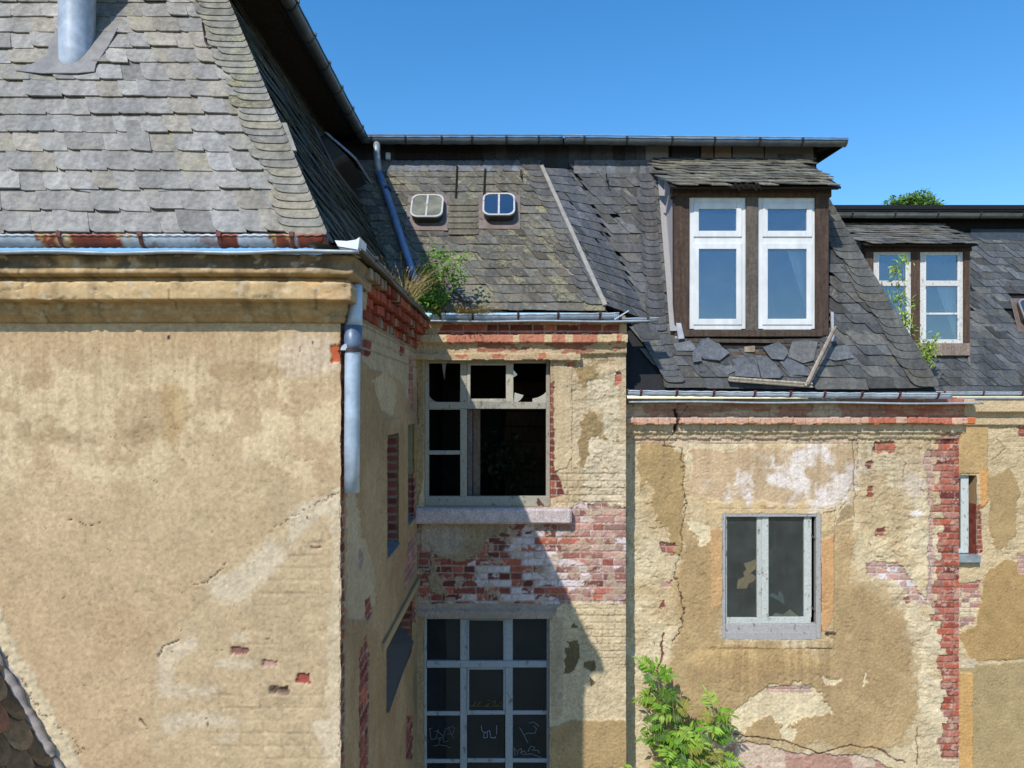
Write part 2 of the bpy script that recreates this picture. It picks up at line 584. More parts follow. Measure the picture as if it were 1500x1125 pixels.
# ------------------------------------------------------------------ the four wings
D1, XL = 4.30, -1.03          # nearest wing: front wall distance and corner
D2, XM0, XM1 = 7.70, -1.03, 1.236   # recessed bay
D3, XR = 8.00, 5.04           # wing with the white dormer
D4 = 11.20                    # farthest wing
left_wing = thing('building_wing', 'nearest wing, broad cracked tan plaster wall under a rust-blotched gutter and pale grey slates', 'building', (-3.0, 6.0, GROUND))
bay = thing('building_wing', 'recessed bay with glassless grid window over a dark nine-pane window and patch of whitish brick', 'building', (0.1, 8.3, GROUND))
dorm_wing = thing('building_wing', 'wing with white-framed double dormer and brick quoin strip down its peeling plaster wall', 'building', (3.1, 9.5, GROUND))
far_wing = thing('building_wing', 'farthest wing, partly hidden, with small peeling double dormer half behind a slate hip', 'building', (7.0, 12.5, GROUND))


# ---- near wing, front wall
def field_left(U, V):
    p = Paint(HX + F * U / D1, HY - F * V / D1, U, V, (196, 171, 128), 100)
    big = fbm(U * 1.1, V * 1.1, 4, 7)
    p.tint(smooth(.45, .65, big), (202, 176, 133), .8)
    p.tint(smooth(.52, .7, fbm(U * 2.1 + 5, V * 2.1, 4, 9)), (184, 156, 114), .5)
    # paler scoured band under the cornice
    sc_ = smooth(.46, .56, fbm(U * 7, V * 7, 5, 11, .62)) * smooth(500, 560, p.py) * (1 - smooth(660, 760, p.py))
    p.tint(sc_, (218, 196, 150), .75)
    p.tint(p.soft(120, 630, 120, 26, .5) * smooth(.4, .6, fbm(U * 9, V * 9, 4, 12)), (160, 134, 96), .6)
    p.tint(p.soft(450, 520, 60, 40, .4), (214, 196, 168), .6)
    p.tint(p.soft(255, 610, 26, 60, .5), (172, 140, 82), .5)
    p.tint(p.soft(360, 545, 60, 18, .6), (166, 140, 96), .5)
    p.streaks(484, 240, .32, (150, 124, 88), sx=4); p.streaks(484, 520, .22, (160, 132, 92), dens=.55, sx=11); p.streaks(700, 420, .2, (168, 144, 104), dens=.56, sx=14)
    # thin, greyer coat where the top layer has come away
    g = p.mask([(508, 712), (470, 735), (405, 770), (332, 840), (255, 925), (232, 1000), (216, 1078), (255, 1180), (508, 1200)], 12, 40)
    p.coat(g * .5, (194, 173, 132), -0.004, 0.003)
    gb = p.mask([(508, 760), (430, 800), (370, 880), (345, 930), (300, 1000), (310, 1140), (508, 1150)], 14, 40)
    p.flakes(g, .002, 4, 6, 1, .06)
    p.ghost(gb & g & (fbm(U * 3, V * 5, 3, 77) > .52), .2, .003)
    for pts in ([(335, 842), (300, 852), (320, 882), (347, 886), (378, 862), (425, 812), (395, 788)],
                [(236, 944), (285, 930), (292, 950), (256, 966), (252, 1000), (322, 1008), (310, 1022), (228, 1020)],
                [(234, 1052), (292, 1038), (355, 1056), (345, 1068), (270, 1064), (244, 1080)],
                [(420, 752), (470, 728), (500, 722), (500, 742), (452, 770), (425, 800)],
                [(318, 1080), (345, 1074), (342, 1088), (320, 1086)], [(335, 930), (362, 926), (366, 936), (338, 940)],
                [(318, 964), (372, 968), (370, 980), (315, 978)], [(455, 1060), (500, 1040), (505, 1125), (480, 1125)]):
        p.coat(p.soft2(pts, 13, 18) * .7, (212, 197, 164), -0.002, 0.007)
    p.coat(p.mask([(484, 715), (508, 700), (508, 1200), (488, 1200), (478, 1000), (486, 860)], 9, 24) * .6, (212, 196, 158), -0.003, .009)
    for (x0, y0, x1, y1), bc in zip(((338, 948, 362, 959), (384, 968, 404, 976), (432, 987, 454, 1001), (394, 1006, 424, 1018), (455, 802, 470, 806)), ((132, 92, 82), (176, 140, 122), (142, 70, 58), (140, 118, 100), (178, 140, 118))):
        m = p.rect(x0, y0, x1, y1, 5, 9)
        p.coat(m, bc, -0.016, .008, .5)
    p.coat(p.rect(396, 1009, 420, 1015, 3, 6), (112, 92, 72), -0.026, .01, .4)
    p.coat(p.rect(484, 505, 500, 532, 4, 10), (190, 96, 52), -0.012, .006)
    p.crack([(500, 720), (478, 731), (440, 750), (404, 772)], 1.0, 7, (120, 100, 74), .008)
    p.crack([(330, 826), (318, 838), (305, 851)], 1.5, 6)
    p.crack([(305, 851), (280, 860), (268, 866)], 1.0, 6, (120, 98, 70), .008)
    p.crack([(232, 962), (240, 946), (262, 938)], 1.4, 4)
    p.crack([(300, 1052), (304, 1066)], 1.5, 3)
    p.crack([(100, 762), (130, 770), (150, 764)], 1.0, 4)
    p.crack([(205, 1055), (214, 1066)], 2.4, 4)
    for i in range(26):
        x = 20 + 460 * _hash(np.array([i]), np.array([1]), 5)[0]; y = 500 + 600 * _hash(np.array([i]), np.array([2]), 5)[0]
        a = 6.28 * _hash(np.array([i]), np.array([3]), 5)[0]; L = 6 + 12 * _hash(np.array([i]), np.array([4]), 5)[0]
        p.crack([(x, y), (x + L * math.cos(a), y + L * math.sin(a) * .6)], 0.9, 4, (120, 98, 68), .004)
    # cracked mortar fillet along the lower roof
    t = ((p.px + 6) * 0.873 - (p.py - 950) * -0.487 * -1)
    dx = p.px - (p.py - 966) * 0.545
    wv = 26 * (fbm(p.px / 24, p.py / 24, 4, 300) - .5)
    fil = (dx + wv < 36)
    p.coat(fil, (214, 198, 158), 0.010, 0.014)
    p.crack([(0, 958), (20, 985), (45, 1005), (60, 1040), (90, 1062), (120, 1100)], 1.5, 14, (110, 92, 66), .008)
    p.coat(dx + wv * .6 < 12, (176, 164, 156), 0.016, 0.008)
    for (x, y, r) in ((247, 494, 3.0), (458, 502, 2.2), (450, 758, 2.0)):
        p.tint(p.soft(x, y, r, r * 1.3, .1), (60, 52, 42))
    p.weather(.0016, .15)
    return p.h, p.c


us = axis(-3.35, XL, 0.0085, [-6.0, -5.3] + list(np.arange(-4.9, -3.36, .018)), [XL])
vs = axis(-2.4, 0.52, 0.0085, [-8, -6.5, -5, -4, -3.2, -2.7, 0.88])


def pl_left(u, v, h):
    jag = np.where(u > XL - 1e-4, -0.018 * fbm(v * 14, v * 0, 3, 21), 0)
    return np.stack([u + jag, D1 - h, v], -1)


wall_grid('wall', left_wing, us, vs, pl_left, field_left)

# ---- near wing, shaded side wall with its narrow windows
side_holes = [(5.80, 6.38, -1.27, -0.27), (6.95, 7.40, -1.20, -0.22), (5.82, 7.30, -2.55, -1.98)]


def field_side(U, V):
    # U is distance; photograph position of the spot
    px = HX + F * XL / U; py = HY - F * V / U
    p = Paint(px, py, U, V, (178, 152, 110), 400)
    p.tint(smooth(.45, .65, fbm(U * 1.5, V * 1.5, 4, 8)), (160, 132, 92), .7)
    # undercoat and brick under the eave
    p.coat(p.mask([(530, 440), (612, 500), (612, 560), (600, 585), (585, 560), (560, 545), (530, 530)], 6, 18), (184, 166, 128), -.008, .008)
    p.ghost(p.mask([(530, 440), (612, 500), (612, 545), (560, 530), (530, 520)], 4, 18), .7, .008)
    p.coat(p.mask([(546, 560), (566, 545), (582, 560), (578, 610), (558, 600)], 5, 14), (190, 172, 132), -.008, .008)
    p.bricks(p.rect(530, 497, 546, 520, 3, 9)); p.bricks(p.rect(587, 495, 594, 520, 2, 8)); p.bricks(p.rect(600, 520, 606, 600, 2, 8), pale=.2)
    p.bricks(p.mask([(598, 695), (609, 690), (609, 760), (600, 755)], 2, 8))
    # grey undercoat tongue below the broken pipe
    p.coat(p.mask([(508, 720), (522, 722), (534, 790), (548, 830), (552, 880), (540, 905), (508, 905)], 5, 16), (186, 168, 132), -.008, .008)
    p.bricks(p.mask([(528, 800), (534, 812), (532, 835), (526, 830)], 3, 8), pale=.4)
    p.bricks(p.mask([(536, 880), (544, 872), (546, 896), (538, 915)], 2, 8))
    p.bricks(p.mask([(596, 795), (609, 775), (609, 835), (592, 868)], 3, 9), pale=.25)
    # bricked slot lower left and bare brick patches
    p.bricks(p.mask([(527, 960), (537, 928), (541, 950), (540, 1200), (526, 1200)], 2, 10))
    p.bricks(p.rect(595, 1048, 605, 1112, 1.5, 9))
    p.bricks(p.rect(603, 862, 609, 912, 1.5, 9))
    p.tint(p.mask([(600, 640), (612, 640), (612, 700), (600, 700)], 3, 9), (186, 150, 84), .6)
    p.tint(p.soft(612, 1020, 8, 60), (120, 118, 84), .6)
    # exposed brick quoin on the arris
    q = U + 0.05 * (fbm(V * 8, V * 0, 3, 61) - .5) < D1 + 0.085
    p.bricks(q)
    # plaster window surrounds
    for (a, b, c, d) in side_holes[:2]:
        m = (U > a - .13) & (U < b + .12) & (V > c - .2) & (V < d + .13)
        p.h = p.h + 0.012 * m
    p.weather(.0045, .25)
    return p.h, p.c


def rev_side(i, u, v, dep, c0):
    # jambs of bare brick; the second opening keeps plaster at its head
    bh = .077; row = np.floor(v / bh)
    g = _hash(row, np.floor(dep / .12), 3 + i)
    b = RED1 * .8 * (0.7 + .6 * g)[..., None]
    j = smooth(.1, .2, np.minimum(np.mod(v, bh), bh - np.mod(v, bh)) / bh)[..., None]
    c = b * j + MORT * .6 * (1 - j)
    pla = (v > -0.75) if i == 1 else np.zeros(v.shape, bool)
    c = np.where(pla[..., None], s2l((150, 140, 104)), c)
    a, bb, cc, d = side_holes[i]
    return np.where(((v > d - .01) | (v < cc + .01))[..., None], s2l((150, 132, 100)), c)


ys = axis(D1, D2, 0.011, [], [D1, D2] + [h[0] for h in side_holes] + [h[1] for h in side_holes])
vs = axis(-4.2, 0.66, 0.012, [-8, -6.5, -5, -4.5, .9], [h[2] for h in side_holes] + [h[3] for h in side_holes])
wall_grid('wall', left_wing, ys, vs, lambda u, v, h: np.stack([XL + h + 0 * u, u, v], -1), field_side, side_holes, 0.30, rev_side)

mb = MB(); mb.box((-1.30, D1 + .022, -8), (XL - .024, D1 + .22, .85), tuple(RED2 * .8))
mb.build('quoin', 'weathered_render', left_wing)

# side windows: frame, pane, zinc sill
for (a, b, c, d), has in zip(side_holes[:2], (1, 1)):
    x = XL - .22
    mb = MB(sc3(190, 196, 196))
    for (y0, y1, z0, z1) in ((a, a + .05, c, d), (b - .05, b, c, d), (a + .05, b - .05, d - .05, d), (a + .05, b - .05, c, c + .05), (a + .05, b - .05, (c + d) / 2 + .1, (c + d) / 2 + .14)):
        mb.box((x - .05, y0, z0), (x, y1, z1))
    w = mb.build('window', 'peeling_wood', left_wing, bevel=.004)
    mb = MB(); mb.box((x - .032, a + .04, c + .04), (x - .024, b - .04, d - .04)); mb.build('pane', 'murky_glass', w)
    mb = MB(sc3(128, 132, 136))
    mb.add([(XL + .03, a + .004, c + .012), (XL + .03, b - .004, c + .012), (x, b - .004, c + .07), (x, a + .004, c + .07),
            (XL + .03, a + .004, c + .002), (XL + .03, b - .004, c + .002), (x, b - .004, c + .06), (x, a + .004, c + .06)],
           [(0, 1, 2, 3), (7, 6, 5, 4), (0, 4, 5, 1), (1, 5, 6, 2), (3, 2, 6, 7), (0, 3, 7, 4)])
    mb.build('sill', 'zinc', left_wing)
a, b, c, d = side_holes[2]
mb = MB(sc3(84, 82, 80))
mb.add([(XL + .02, a + .004, c + .01), (XL + .02, b - .004, c + .1), (XL - .27, b - .004, d - .14), (XL - .27, a + .004, d - .02),
        (XL + .02, a + .004, c + .0), (XL + .02, b - .004, c + .09), (XL - .27, b - .004, d - .15), (XL - .27, a + .004, d - .03)],
       [(0, 1, 2, 3), (7, 6, 5, 4), (0, 4, 5, 1), (1, 5, 6, 2), (3, 2, 6, 7), (0, 3, 7, 4)])
mb.build('sheet_sill', 'weathered_render', left_wing)
mb = MB(tuple(MORT * .4)); mb.box((XL - .34, a - .1, c - .1), (XL - .29, b + .1, d + .1)); mb.build('infill', 'weathered_render', left_wing)
# mouldings above and below that opening
mb = MB(tuple(s2l((170, 146, 108))))
mb.box((XL - .01, 5.6, -1.97), (XL + .035, 7.69, -1.90), jit=.006)
mb.build('ledge', 'weathered_render', left_wing, bevel=.008)
mb = MB((.01, .01, .01)); mb.box((-1.75, 5.6, -1.5), (-1.42, 7.6, -.1)); mb.build('room', 'dark_room', left_wing)  # black block stands for the unlit interior behind the side windows

# ---- recessed bay wall
W1 = (XP(622, D2), XP(806, D2), ZP(742, D2), ZP(528, D2))
W2 = (XP(621, D2), XP(805, D2), ZP(1250, D2), ZP(905, D2))


def field_bay(U, V):
    p = Paint(HX + F * U / D2, HY - F * V / D2, U, V, (196, 176, 136), 700)
    px, py = p.px, p.py
    p.tint(smooth(.45, .62, fbm(U * 3, V * 3, 4, 14)), (212, 194, 154), .7)
    p.tint(smooth(.5, .68, fbm(U * 2.2 + 4, V * 2.2, 4, 15)), (172, 148, 104), .6)
    # right pier
    for pts in ([(850, 615), (870, 598), (884, 620), (878, 660), (862, 690), (846, 680)], [(880, 640), (905, 630), (905, 660), (880, 670)], [(850, 540), (875, 530), (878, 560), (852, 566)]):
        p.coat(p.mask(pts, 9, 18), (160, 138, 92), .004, .004)
    p.coat(p.mask([(862, 555), (905, 548), (912, 640), (890, 645), (880, 600), (858, 590)], 9, 18), (206, 192, 156), -.004, .014)
    p.coat(p.mask([(868, 640), (915, 650), (915, 745), (850, 745), (852, 700)], 9, 18), (212, 196, 160), -.004, .014)
    p.ghost(p.mask([(812, 690), (917, 690), (917, 760), (812, 760)], 8, 20), .6, .009)
    p.h = p.h + .016 * (fbm(U * 12, V * 22, 4, 130) - .5) * ((px > 840) & (py > 530) & (py < 760))
    p.flakes((px > 838) & (py > 528) & (py < 760), .011, 6, 9, 2)
    # raised plaster strip beside the broken window
    st = p.mask([(810, 532), (838, 532), (838, 668), (830, 684), (812, 690)], 2.5, 14)
    p.coat(st, (204, 184, 142), .012, .003)
    p.bricks(p.mask([(805, 560), (811, 560), (812, 690), (822, 705), (826, 725), (806, 730)], 2.5, 7))
    p.bricks(p.rect(828, 530, 842, 537, 2, 6)); p.bricks(p.mask([(901, 545), (911, 545), (911, 562), (902, 566)], 2, 6))
    # brick field between the windows
    lo = p.mask([(606, 765), (680, 768), (720, 775), (760, 752), (830, 745), (850, 735), (925, 742), (925, 884), (880, 882), (840, 880), (800, 893), (700, 893), (606, 893)], 7, 16)
    sh = smooth(620, 720, px) * (1 - smooth(815, 850, px))
    eff = smooth(.38, .6, fbm(px / 60, py / 40, 4, 222)) * (smooth(640, 690, px) * 1.25) * (1 - .25 * smooth(820, 850, px)) * (.55 + .6 * smooth(775, 800, py))
    p.bricks(lo, eff, (214, 202, 200), 0.0)
    p.c = p.c * (1 - (lo * smooth(800, 850, px) * (.03 + .45 * _hash(np.floor(p.bid * 9999), np.floor(p.bid2 * 9999), 14)))[..., None]) + s2l((216, 190, 174)) * (lo * smooth(800, 850, px) * (.03 + .45 * _hash(np.floor(p.bid * 9999), np.floor(p.bid2 * 9999), 14)))[..., None]
    smear = lo & (fbm(px / 16, py / 11, 5, 611, .62) > .57)
    p.coat(smear * .7, (190, 170, 142), -.008, .006)
    # plaster still clinging at left
    p.coat(p.mask([(626, 762), (740, 762), (745, 775), (712, 795), (696, 815), (665, 825), (636, 812), (640, 840), (655, 872), (632, 868), (628, 820)], 8, 18), (158, 140, 106), .0, .006)
    p.coat(p.mask([(615, 765), (630, 762), (632, 790), (618, 800)], 5, 12), (168, 150, 112), -.002, .006)
    p.tint(p.soft(640, 790, 40, 30, .5), (190, 180, 170), .4)
    # ledge over lower window
    p.coat(p.rect(604, 884, 822, 908, 2, 14), (168, 152, 132), .0, .004)
    p.h = np.where((py > 894) & (py < 906) & (px < 828), .03 + .004 * fbm(U * 20, V * 20, 3, 2), p.h)
    # right pier lower part
    lowr = p.mask([(822, 885), (925, 885), (925, 1060), (880, 1050), (815, 1062), (812, 900)], 6, 20)
    p.coat(lowr, (206, 188, 146), -.004, .014)
    p.ghost(p.mask([(840, 880), (925, 880), (925, 980), (850, 960)], 10, 20), .3, .010)
    p.flakes(lowr, .008, 6, 8, 3, .22)
    p.coat(p.mask([(806, 1066), (842, 1054), (925, 1056), (925, 1400), (806, 1400)], 3, 16), (172, 146, 98), .014, .002)
    p.coat(p.mask([(806, 905), (826, 905), (826, 1045), (808, 1060)], 2, 12), (186, 168, 134), .004, .004)
    for pts in ([(828, 950), (848, 945), (850, 965), (840, 985), (826, 988)], [(832, 940), (846, 938), (846, 948), (832, 950)], [(855, 972), (872, 968), (872, 982), (856, 980)], [(864, 990), (874, 1000), (868, 1006)], [(835, 920), (840, 912), (846, 920)]):
        p.coat(p.mask(pts, 4, 8), (112, 98, 66), -.01, .003)
    # left margin and reveal strip
    p.coat(p.mask([(604, 900), (621, 905), (621, 1300), (604, 1300)], 2, 10), (168, 146, 106), .0, .006)
    p.coat(p.mask([(604, 500), (621, 520), (621, 700), (612, 740), (604, 740)], 2, 10), (168, 144, 100), .0, .006)
    p.bricks(p.rect(604, 560, 612, 620, 3, 8), pale=.2)
    # cornice
    fr = (py < 528)
    p.coat(fr, (186, 164, 124), .0, .006)
    jg = 2.2 * (fbm(px / 14, py * 0, 3, 99) - .5)
    p.bricks(p.mask([(650, 474), (905, 476), (905, 491), (640, 491)], 5, 14) & (py < 492))
    yy = py + jg
    hh = np.where(yy < 491, .05, np.where(yy < 503, .112, np.where(yy < 518.5, .045, np.where((yy < 528) & (px < 850), .072, 0))))
    brk = (_hash(np.floor(U / .125), np.floor(U * 0), 8) * .02)
    hh = hh + np.where((yy > 491) & (yy < 503), brk - .01, 0)
    p.h = np.where(py < 529, p.h + hh, p.h)
    led = (yy > 491) & (yy < 504)
    p.bricks_led = led
    lb = led & ((fbm(px / 26, py * 0, 3, 123) > .42) & (px > 645))
    p.tint(lb, (188, 116, 88), .9); p.tint(led & ~lb, (204, 180, 134), .8)
    p.tint((yy > 503) & (yy < 519) & (fbm(px / 22, py / 9, 3, 124) > .52) & (px > 700), (146, 78, 60), .75)
    p.tint((yy > 519) & (yy < 529) & (fbm(px / 9, py / 9, 3, 125) > .6) & (px > 660) & (px < 800), (184, 96, 66), .8)
    p.streaks(528, 190, .35, (150, 130, 98), 808, 925); p.streaks(768, 110, .3, (110, 96, 84), 606, 840); p.streaks(908, 260, .3, (150, 130, 100), 806, 925, sx=6)
    # stain streaks below the sill
    p.crack([(830, 885), (870, 930), (905, 990)], .8, 8, (150, 130, 96), .003)
    p.crack([(838, 690), (838, 550)], .9, 1.5, (150, 130, 96), .006)
    p.crack([(862, 668), (880, 672), (890, 690), (870, 700)], 1.0, 6, (130, 108, 78), .008)
    p.tint(p.soft(760, 700, 600, 600, .0), (200, 180, 140), .0)
    p.weather(.005, .24)
    return p.h, p.c


def rev_bay(i, u, v, dep, c0):
    W = (W1, W2)[i]
    g = fbm(v * 18, dep * 18, 3, 6)[..., None]
    c = s2l((176, 160, 128)) * (.7 + .5 * g)
    right = (u > W[1] - .01)[..., None] & (dep < .10)[..., None]
    br = RED1 * (.7 + .5 * _hash(np.floor(v / .077), np.floor(u * 0), 5))[..., None]
    return np.where(right, br, c)


us = axis(XM0 - .06, XM1, 0.009, [], [XM0, XM1, W1[0], W1[1], W2[0], W2[1]])
vs = axis(-4.15, 0.92, 0.009, [-8, -6.5, -5, -4.5], [W1[2], W1[3], W2[2], W2[3]])
wall_grid('wall', bay, us, vs, lambda u, v, h: np.stack([u, D2 - h, v], -1), field_bay, [W1, W2], 0.16, rev_bay)
mb = MB(tuple(s2l((150, 130, 100)))); mb.box((XM1 - .3, D2 + .03, -8), (XM1 - .002, D3 + .3, .95)); mb.build('return_wall', 'weathered_render', bay)

# ---- wall of the wing with the white dormer
W3 = (XP(1057, D3), XP(1202, D3), ZP(935, D3), ZP(752, D3))


def field_dorm(U, V):
    p = Paint(HX + F * U / D3, HY - F * V / D3, U, V, (204, 186, 144), 900)
    px, py = p.px, p.py
    p.tint(smooth(.45, .6, fbm(U * 2.2, V * 2.2, 5, 24)), (216, 200, 160), .7)
    p.tint(smooth(.52, .66, fbm(U * 1.7 + 9, V * 1.7, 4, 25)), (190, 164, 116), .6)
    base_h = .010 * (fbm(U * 16, V * 20, 4, 28) - .5)
    p.h = p.h + base_h
    gh = p.mask([(920, 590), (1000, 600), (1250, 640), (1380, 640), (1380, 900), (1345, 1125), (1300, 900), (1270, 780), (1240, 700), (1010, 680), (990, 800), (920, 1060)], 12, 30)
    p.ghost(gh & (fbm(U * 3, V * 4, 4, 29) > .56), .18, .005)
    p.h = p.h + .012 * (fbm(U * 10, V * 22, 4, 129) - .5) * gh
    p.flakes(p.mask([(1250, 636), (1380, 640), (1400, 900), (1400, 1125), (1345, 1125), (1330, 960), (1300, 880), (1262, 800), (1258, 700)], 10, 24), .012)
    p.flakes(p.mask([(918, 640), (1010, 640), (1010, 1060), (918, 1060)], 10, 24), .010, 6, 8, 5)
    p.flakes(p.mask([(1010, 640), (1260, 640), (1260, 790), (1010, 760)], 10, 24), .005, 4, 5, 9, .18)
    # smooth ochre top coat that is still on
    p.coat(p.mask([(938, 655), (965, 640), (1001, 662), (1003, 760), (1000, 815), (985, 812), (975, 770), (955, 742), (948, 700)], 13, 30), (172, 146, 96), .010, .002)
    p.coat(p.mask([(934, 640), (952, 640), (950, 690), (938, 720)], 6, 14), (178, 152, 102), .006, .003)
    p.coat(p.soft2([(1003, 755), (1042, 775), (1060, 780), (1060, 930), (1075, 945), (1210, 945), (1205, 810), (1252, 778), (1250, 832), (1290, 862), (1325, 905), (1336, 960), (1346, 1040), (1330, 1090),
                   (1250, 1108), (1205, 1100), (1130, 1090), (1075, 1080), (1000, 1068), (958, 1060), (968, 985), (990, 930), (985, 850), (1000, 815)], 24, 60), (181, 154, 106), .011, .002, .16)
    p.tint(p.soft(1110, 965, 120, 26, .4), (204, 172, 112), .7)
    p.tint(p.soft(1085, 985, 90, 30, .6), (156, 128, 84), .45)
    p.tint(p.soft(1290, 940, 60, 110, .6), (160, 134, 92), .55)
    p.tint(p.soft(1235, 985, 60, 40, .6), (166, 140, 98), .5)
    p.tint(p.soft(1030, 850, 40, 90, .6), (166, 138, 90), .4)
    p.tint(p.mask([(1200, 778), (1250, 760), (1250, 800), (1210, 815)], 5, 14), (178, 150, 102), .8)
    for pts in ([(1073, 1040), (1100, 1020), (1125, 1004), (1180, 998), (1200, 1015), (1226, 1044), (1200, 1048), (1150, 1062), (1120, 1046), (1090, 1072), (1072, 1060)], [(1205, 990), (1232, 996), (1225, 1006), (1208, 1002)], [(1140, 1065), (1165, 1062), (1160, 1085), (1146, 1082)],
                [(1262, 1005), (1268, 980), (1272, 1000)], [(1022, 800), (1050, 790), (1050, 770), (1010, 762)]):
        p.coat(p.mask(pts, 9, 14), (216, 200, 158), -.002, .014)
    p.bricks(p.mask([(1122, 1006), (1150, 1004), (1190, 1006), (1188, 1016), (1126, 1014)], 3, 10), pale=.55)
    # orange-tinted surround beside the window and the flat band round it
    p.coat(p.mask([(1040, 772), (1057, 775), (1057, 885), (1041, 892)], 2, 14), (200, 160, 106), .013, .002)
    p.coat(p.mask([(1202, 790), (1221, 782), (1221, 895), (1208, 925), (1202, 925)], 2.5, 14), (202, 156, 100), .013, .002)
    su = (px > 1038) & (px < 1221) & (py > 730) & (py < 950)
    p.h = p.h + .010 * su
    p.coat(p.mask([(1038, 735), (1222, 735), (1222, 776), (1200, 780), (1200, 752), (1057, 752), (1057, 770), (1040, 775)], 3, 14), (210, 184, 134), .014, .004)
    p.tint(p.mask([(1225, 770), (1250, 755), (1246, 735), (1232, 745)], 4, 9), (150, 126, 84), .8)
    p.tint(p.soft(1125, 742, 16, 3, .4), (178, 128, 60), .7)
    # salt bloom above the window
    p.coat(p.mask([(1010, 660), (1250, 650), (1252, 700), (1225, 735), (1060, 735), (1010, 720)], 9, 26), (196, 170, 130), .004, .004)
    wb = smooth(.42, .60, fbm(px / 30, py / 26, 5, 331, .62)) * np.maximum(p.soft(1180, 700, 105, 50, .5), p.soft(1110, 716, 80, 30, .5))
    p.tint(wb, (232, 222, 208), .95)
    p.tint(p.soft(1340, 710, 22, 20, .5), (214, 204, 190), .7); p.tint(p.soft(1343, 752, 14, 6, .5), (228, 220, 210), .8)
    p.tint(p.soft(1345, 700, 40, 50, .6), (196, 178, 146), .5)
    # stray bricks
    for (x0, y0, x1, y1, pl) in ((1280, 646, 1311, 663, 0), (1270, 674, 1277, 687, 0), (1270, 714, 1278, 727, 0), (1282, 773, 1296, 785, 0), (967, 795, 988, 812, .1), (967, 880, 975, 892, 0), (1270, 823, 1315, 842, .35), (1326, 874, 1336, 884, .1), (968, 852, 985, 862, .5)):
        p.bricks(p.rect(x0, y0, x1, y1, 5, 8), pale=pl)
    p.bricks(p.mask([(1272, 822), (1320, 826), (1330, 842), (1345, 862), (1360, 890), (1340, 880), (1310, 850), (1275, 842)], 5, 12), smooth(.4, .6, fbm(px / 9, py / 9, 3, 62)) * .7, pale=.5)
    p.bricks(p.mask([(1352, 660), (1368, 655), (1368, 880), (1358, 880), (1362, 740)], 6, 12), pale=.55)
    # the bare quoin strip at the corner, toothed on its left side
    tooth = 4 * np.where(np.mod(np.floor(V / .077), 2) > 0, 1, -1) + 16 * (_hash(np.floor(V / .077), np.floor(V * 0), 6) - .5) + 8 * (fbm(px * 0, py / 10, 3, 44) - .5)
    q = (px > 1372 + tooth + 8 * smooth(850, 1100, py)) & (py > 632) & (py < 1112)
    p.bricks(q)
    p.coat((q & (fbm(px / 9, py / 7, 5, 717, .62) > .585)) * .65, (200, 176, 150), -.008, .006)
    p.tint(q * p.isb * (p.bid2 < .3), (188, 132, 112), .55)
    qc = (q & (_hash(np.floor(U / .13), np.floor(V / .077), 19) > .5))
    p.tint(qc * p.isb, (186, 92, 60), .45); p.tint(q * (1 - p.isb), (140, 104, 88), .8); p.h = p.h - .006 * q * (1 - p.isb)
    p.h = np.where(q, p.h + .006, p.h)
    # rubble at the bottom
    rub = p.mask([(1078, 1086), (1125, 1090), (1180, 1108), (1205, 1103), (1235, 1106), (1275, 1112), (1300, 1125), (1330, 1140), (1330, 1400), (1040, 1400), (1060, 1100)], 6, 24)
    p.coat(rub, (198, 160, 142), -.018, .016, .25)
    st = _hash(np.floor(px / 34 + .4 * fbm(px / 30, py / 30, 2, 5)), np.floor(py / 20 + fbm(px / 25, py / 25, 2, 6)), 8)
    p.tint(rub & (st > .6), (206, 190, 160), .7); p.tint(rub & (st < .2), (170, 128, 104), .6)
    # cornice of plastered brick with an open ledge
    fr = (py < 646) & (py > 500)
    jg = 2.4 * (fbm(px / 13, py * 0, 3, 199) - .5)
    yy = py + jg
    hh = np.where(yy < 611, .09, np.where(yy < 621, .15, np.where(yy < 634, .06, np.where(yy < 642, .03, 0))))
    p.h = np.where(fr, p.h * .6 + hh, p.h)
    p.tint(fr & (yy < 611), (164, 150, 136), .6)
    p.tint(fr & (yy < 611) & (smooth(.5, .55, fbm(px / 40, py / 12, 3, 7)) > .5), (150, 84, 66), .55)
    p.tint((yy < 611) & (px > 1290), (176, 88, 60), .5)
    led = (yy > 611) & (yy < 621.5)
    p.tint(led, (206, 160, 136), .8)
    p.tint(led & (_hash(np.floor(U / .125), np.floor(U * 0), 3) > .3) & (px > 1262), (178, 92, 64), .8)
    gl = fr & ((np.mod(U, .125) < .012) & led)
    p.h = p.h - .02 * gl
    p.tint((yy > 621) & (yy < 642), (184, 162, 128), .5)
    p.tint((yy > 640) & (yy < 650) & (px < 1260), (202, 172, 148), .5)
    fz = (py < 650)
    p.ghost(fz & (fbm(U * 4, V * 9, 3, 91) > .42), .5, .007)
    p.streaks(642, 130, .4, (150, 126, 92), 925, 1375); p.streaks(938, 170, .4, (140, 112, 74), 1045, 1215, .48); p.streaks(700, 380, .25, (150, 122, 84), 1210, 1370, .54, 9)
    # cracks
    p.crack([(1000, 595), (990, 612), (988, 628), (972, 652), (998, 660), (1003, 680), (1003, 745), (1000, 800), (990, 838), (992, 852), (1000, 880), (1000, 915), (985, 938)], 1.5, 8)
    p.crack([(985, 600), (990, 615), (986, 632)], 3.6, 4, (58, 46, 38), .05)
    p.crack([(972, 930), (970, 960), (962, 985)], 3.4, 4, (110, 50, 40), .02)
    p.crack([(1248, 640), (1252, 700), (1250, 760)], 1.2, 4, (110, 90, 66), .008)
    p.crack([(1050, 745), (1220, 745)], .8, .6, (170, 146, 104), .006)
    p.crack([(1040, 948), (1110, 949)], 1.2, 1, (130, 100, 64), .01); p.crack([(1180, 949), (1218, 950)], 1.6, 1, (110, 80, 50), .01)
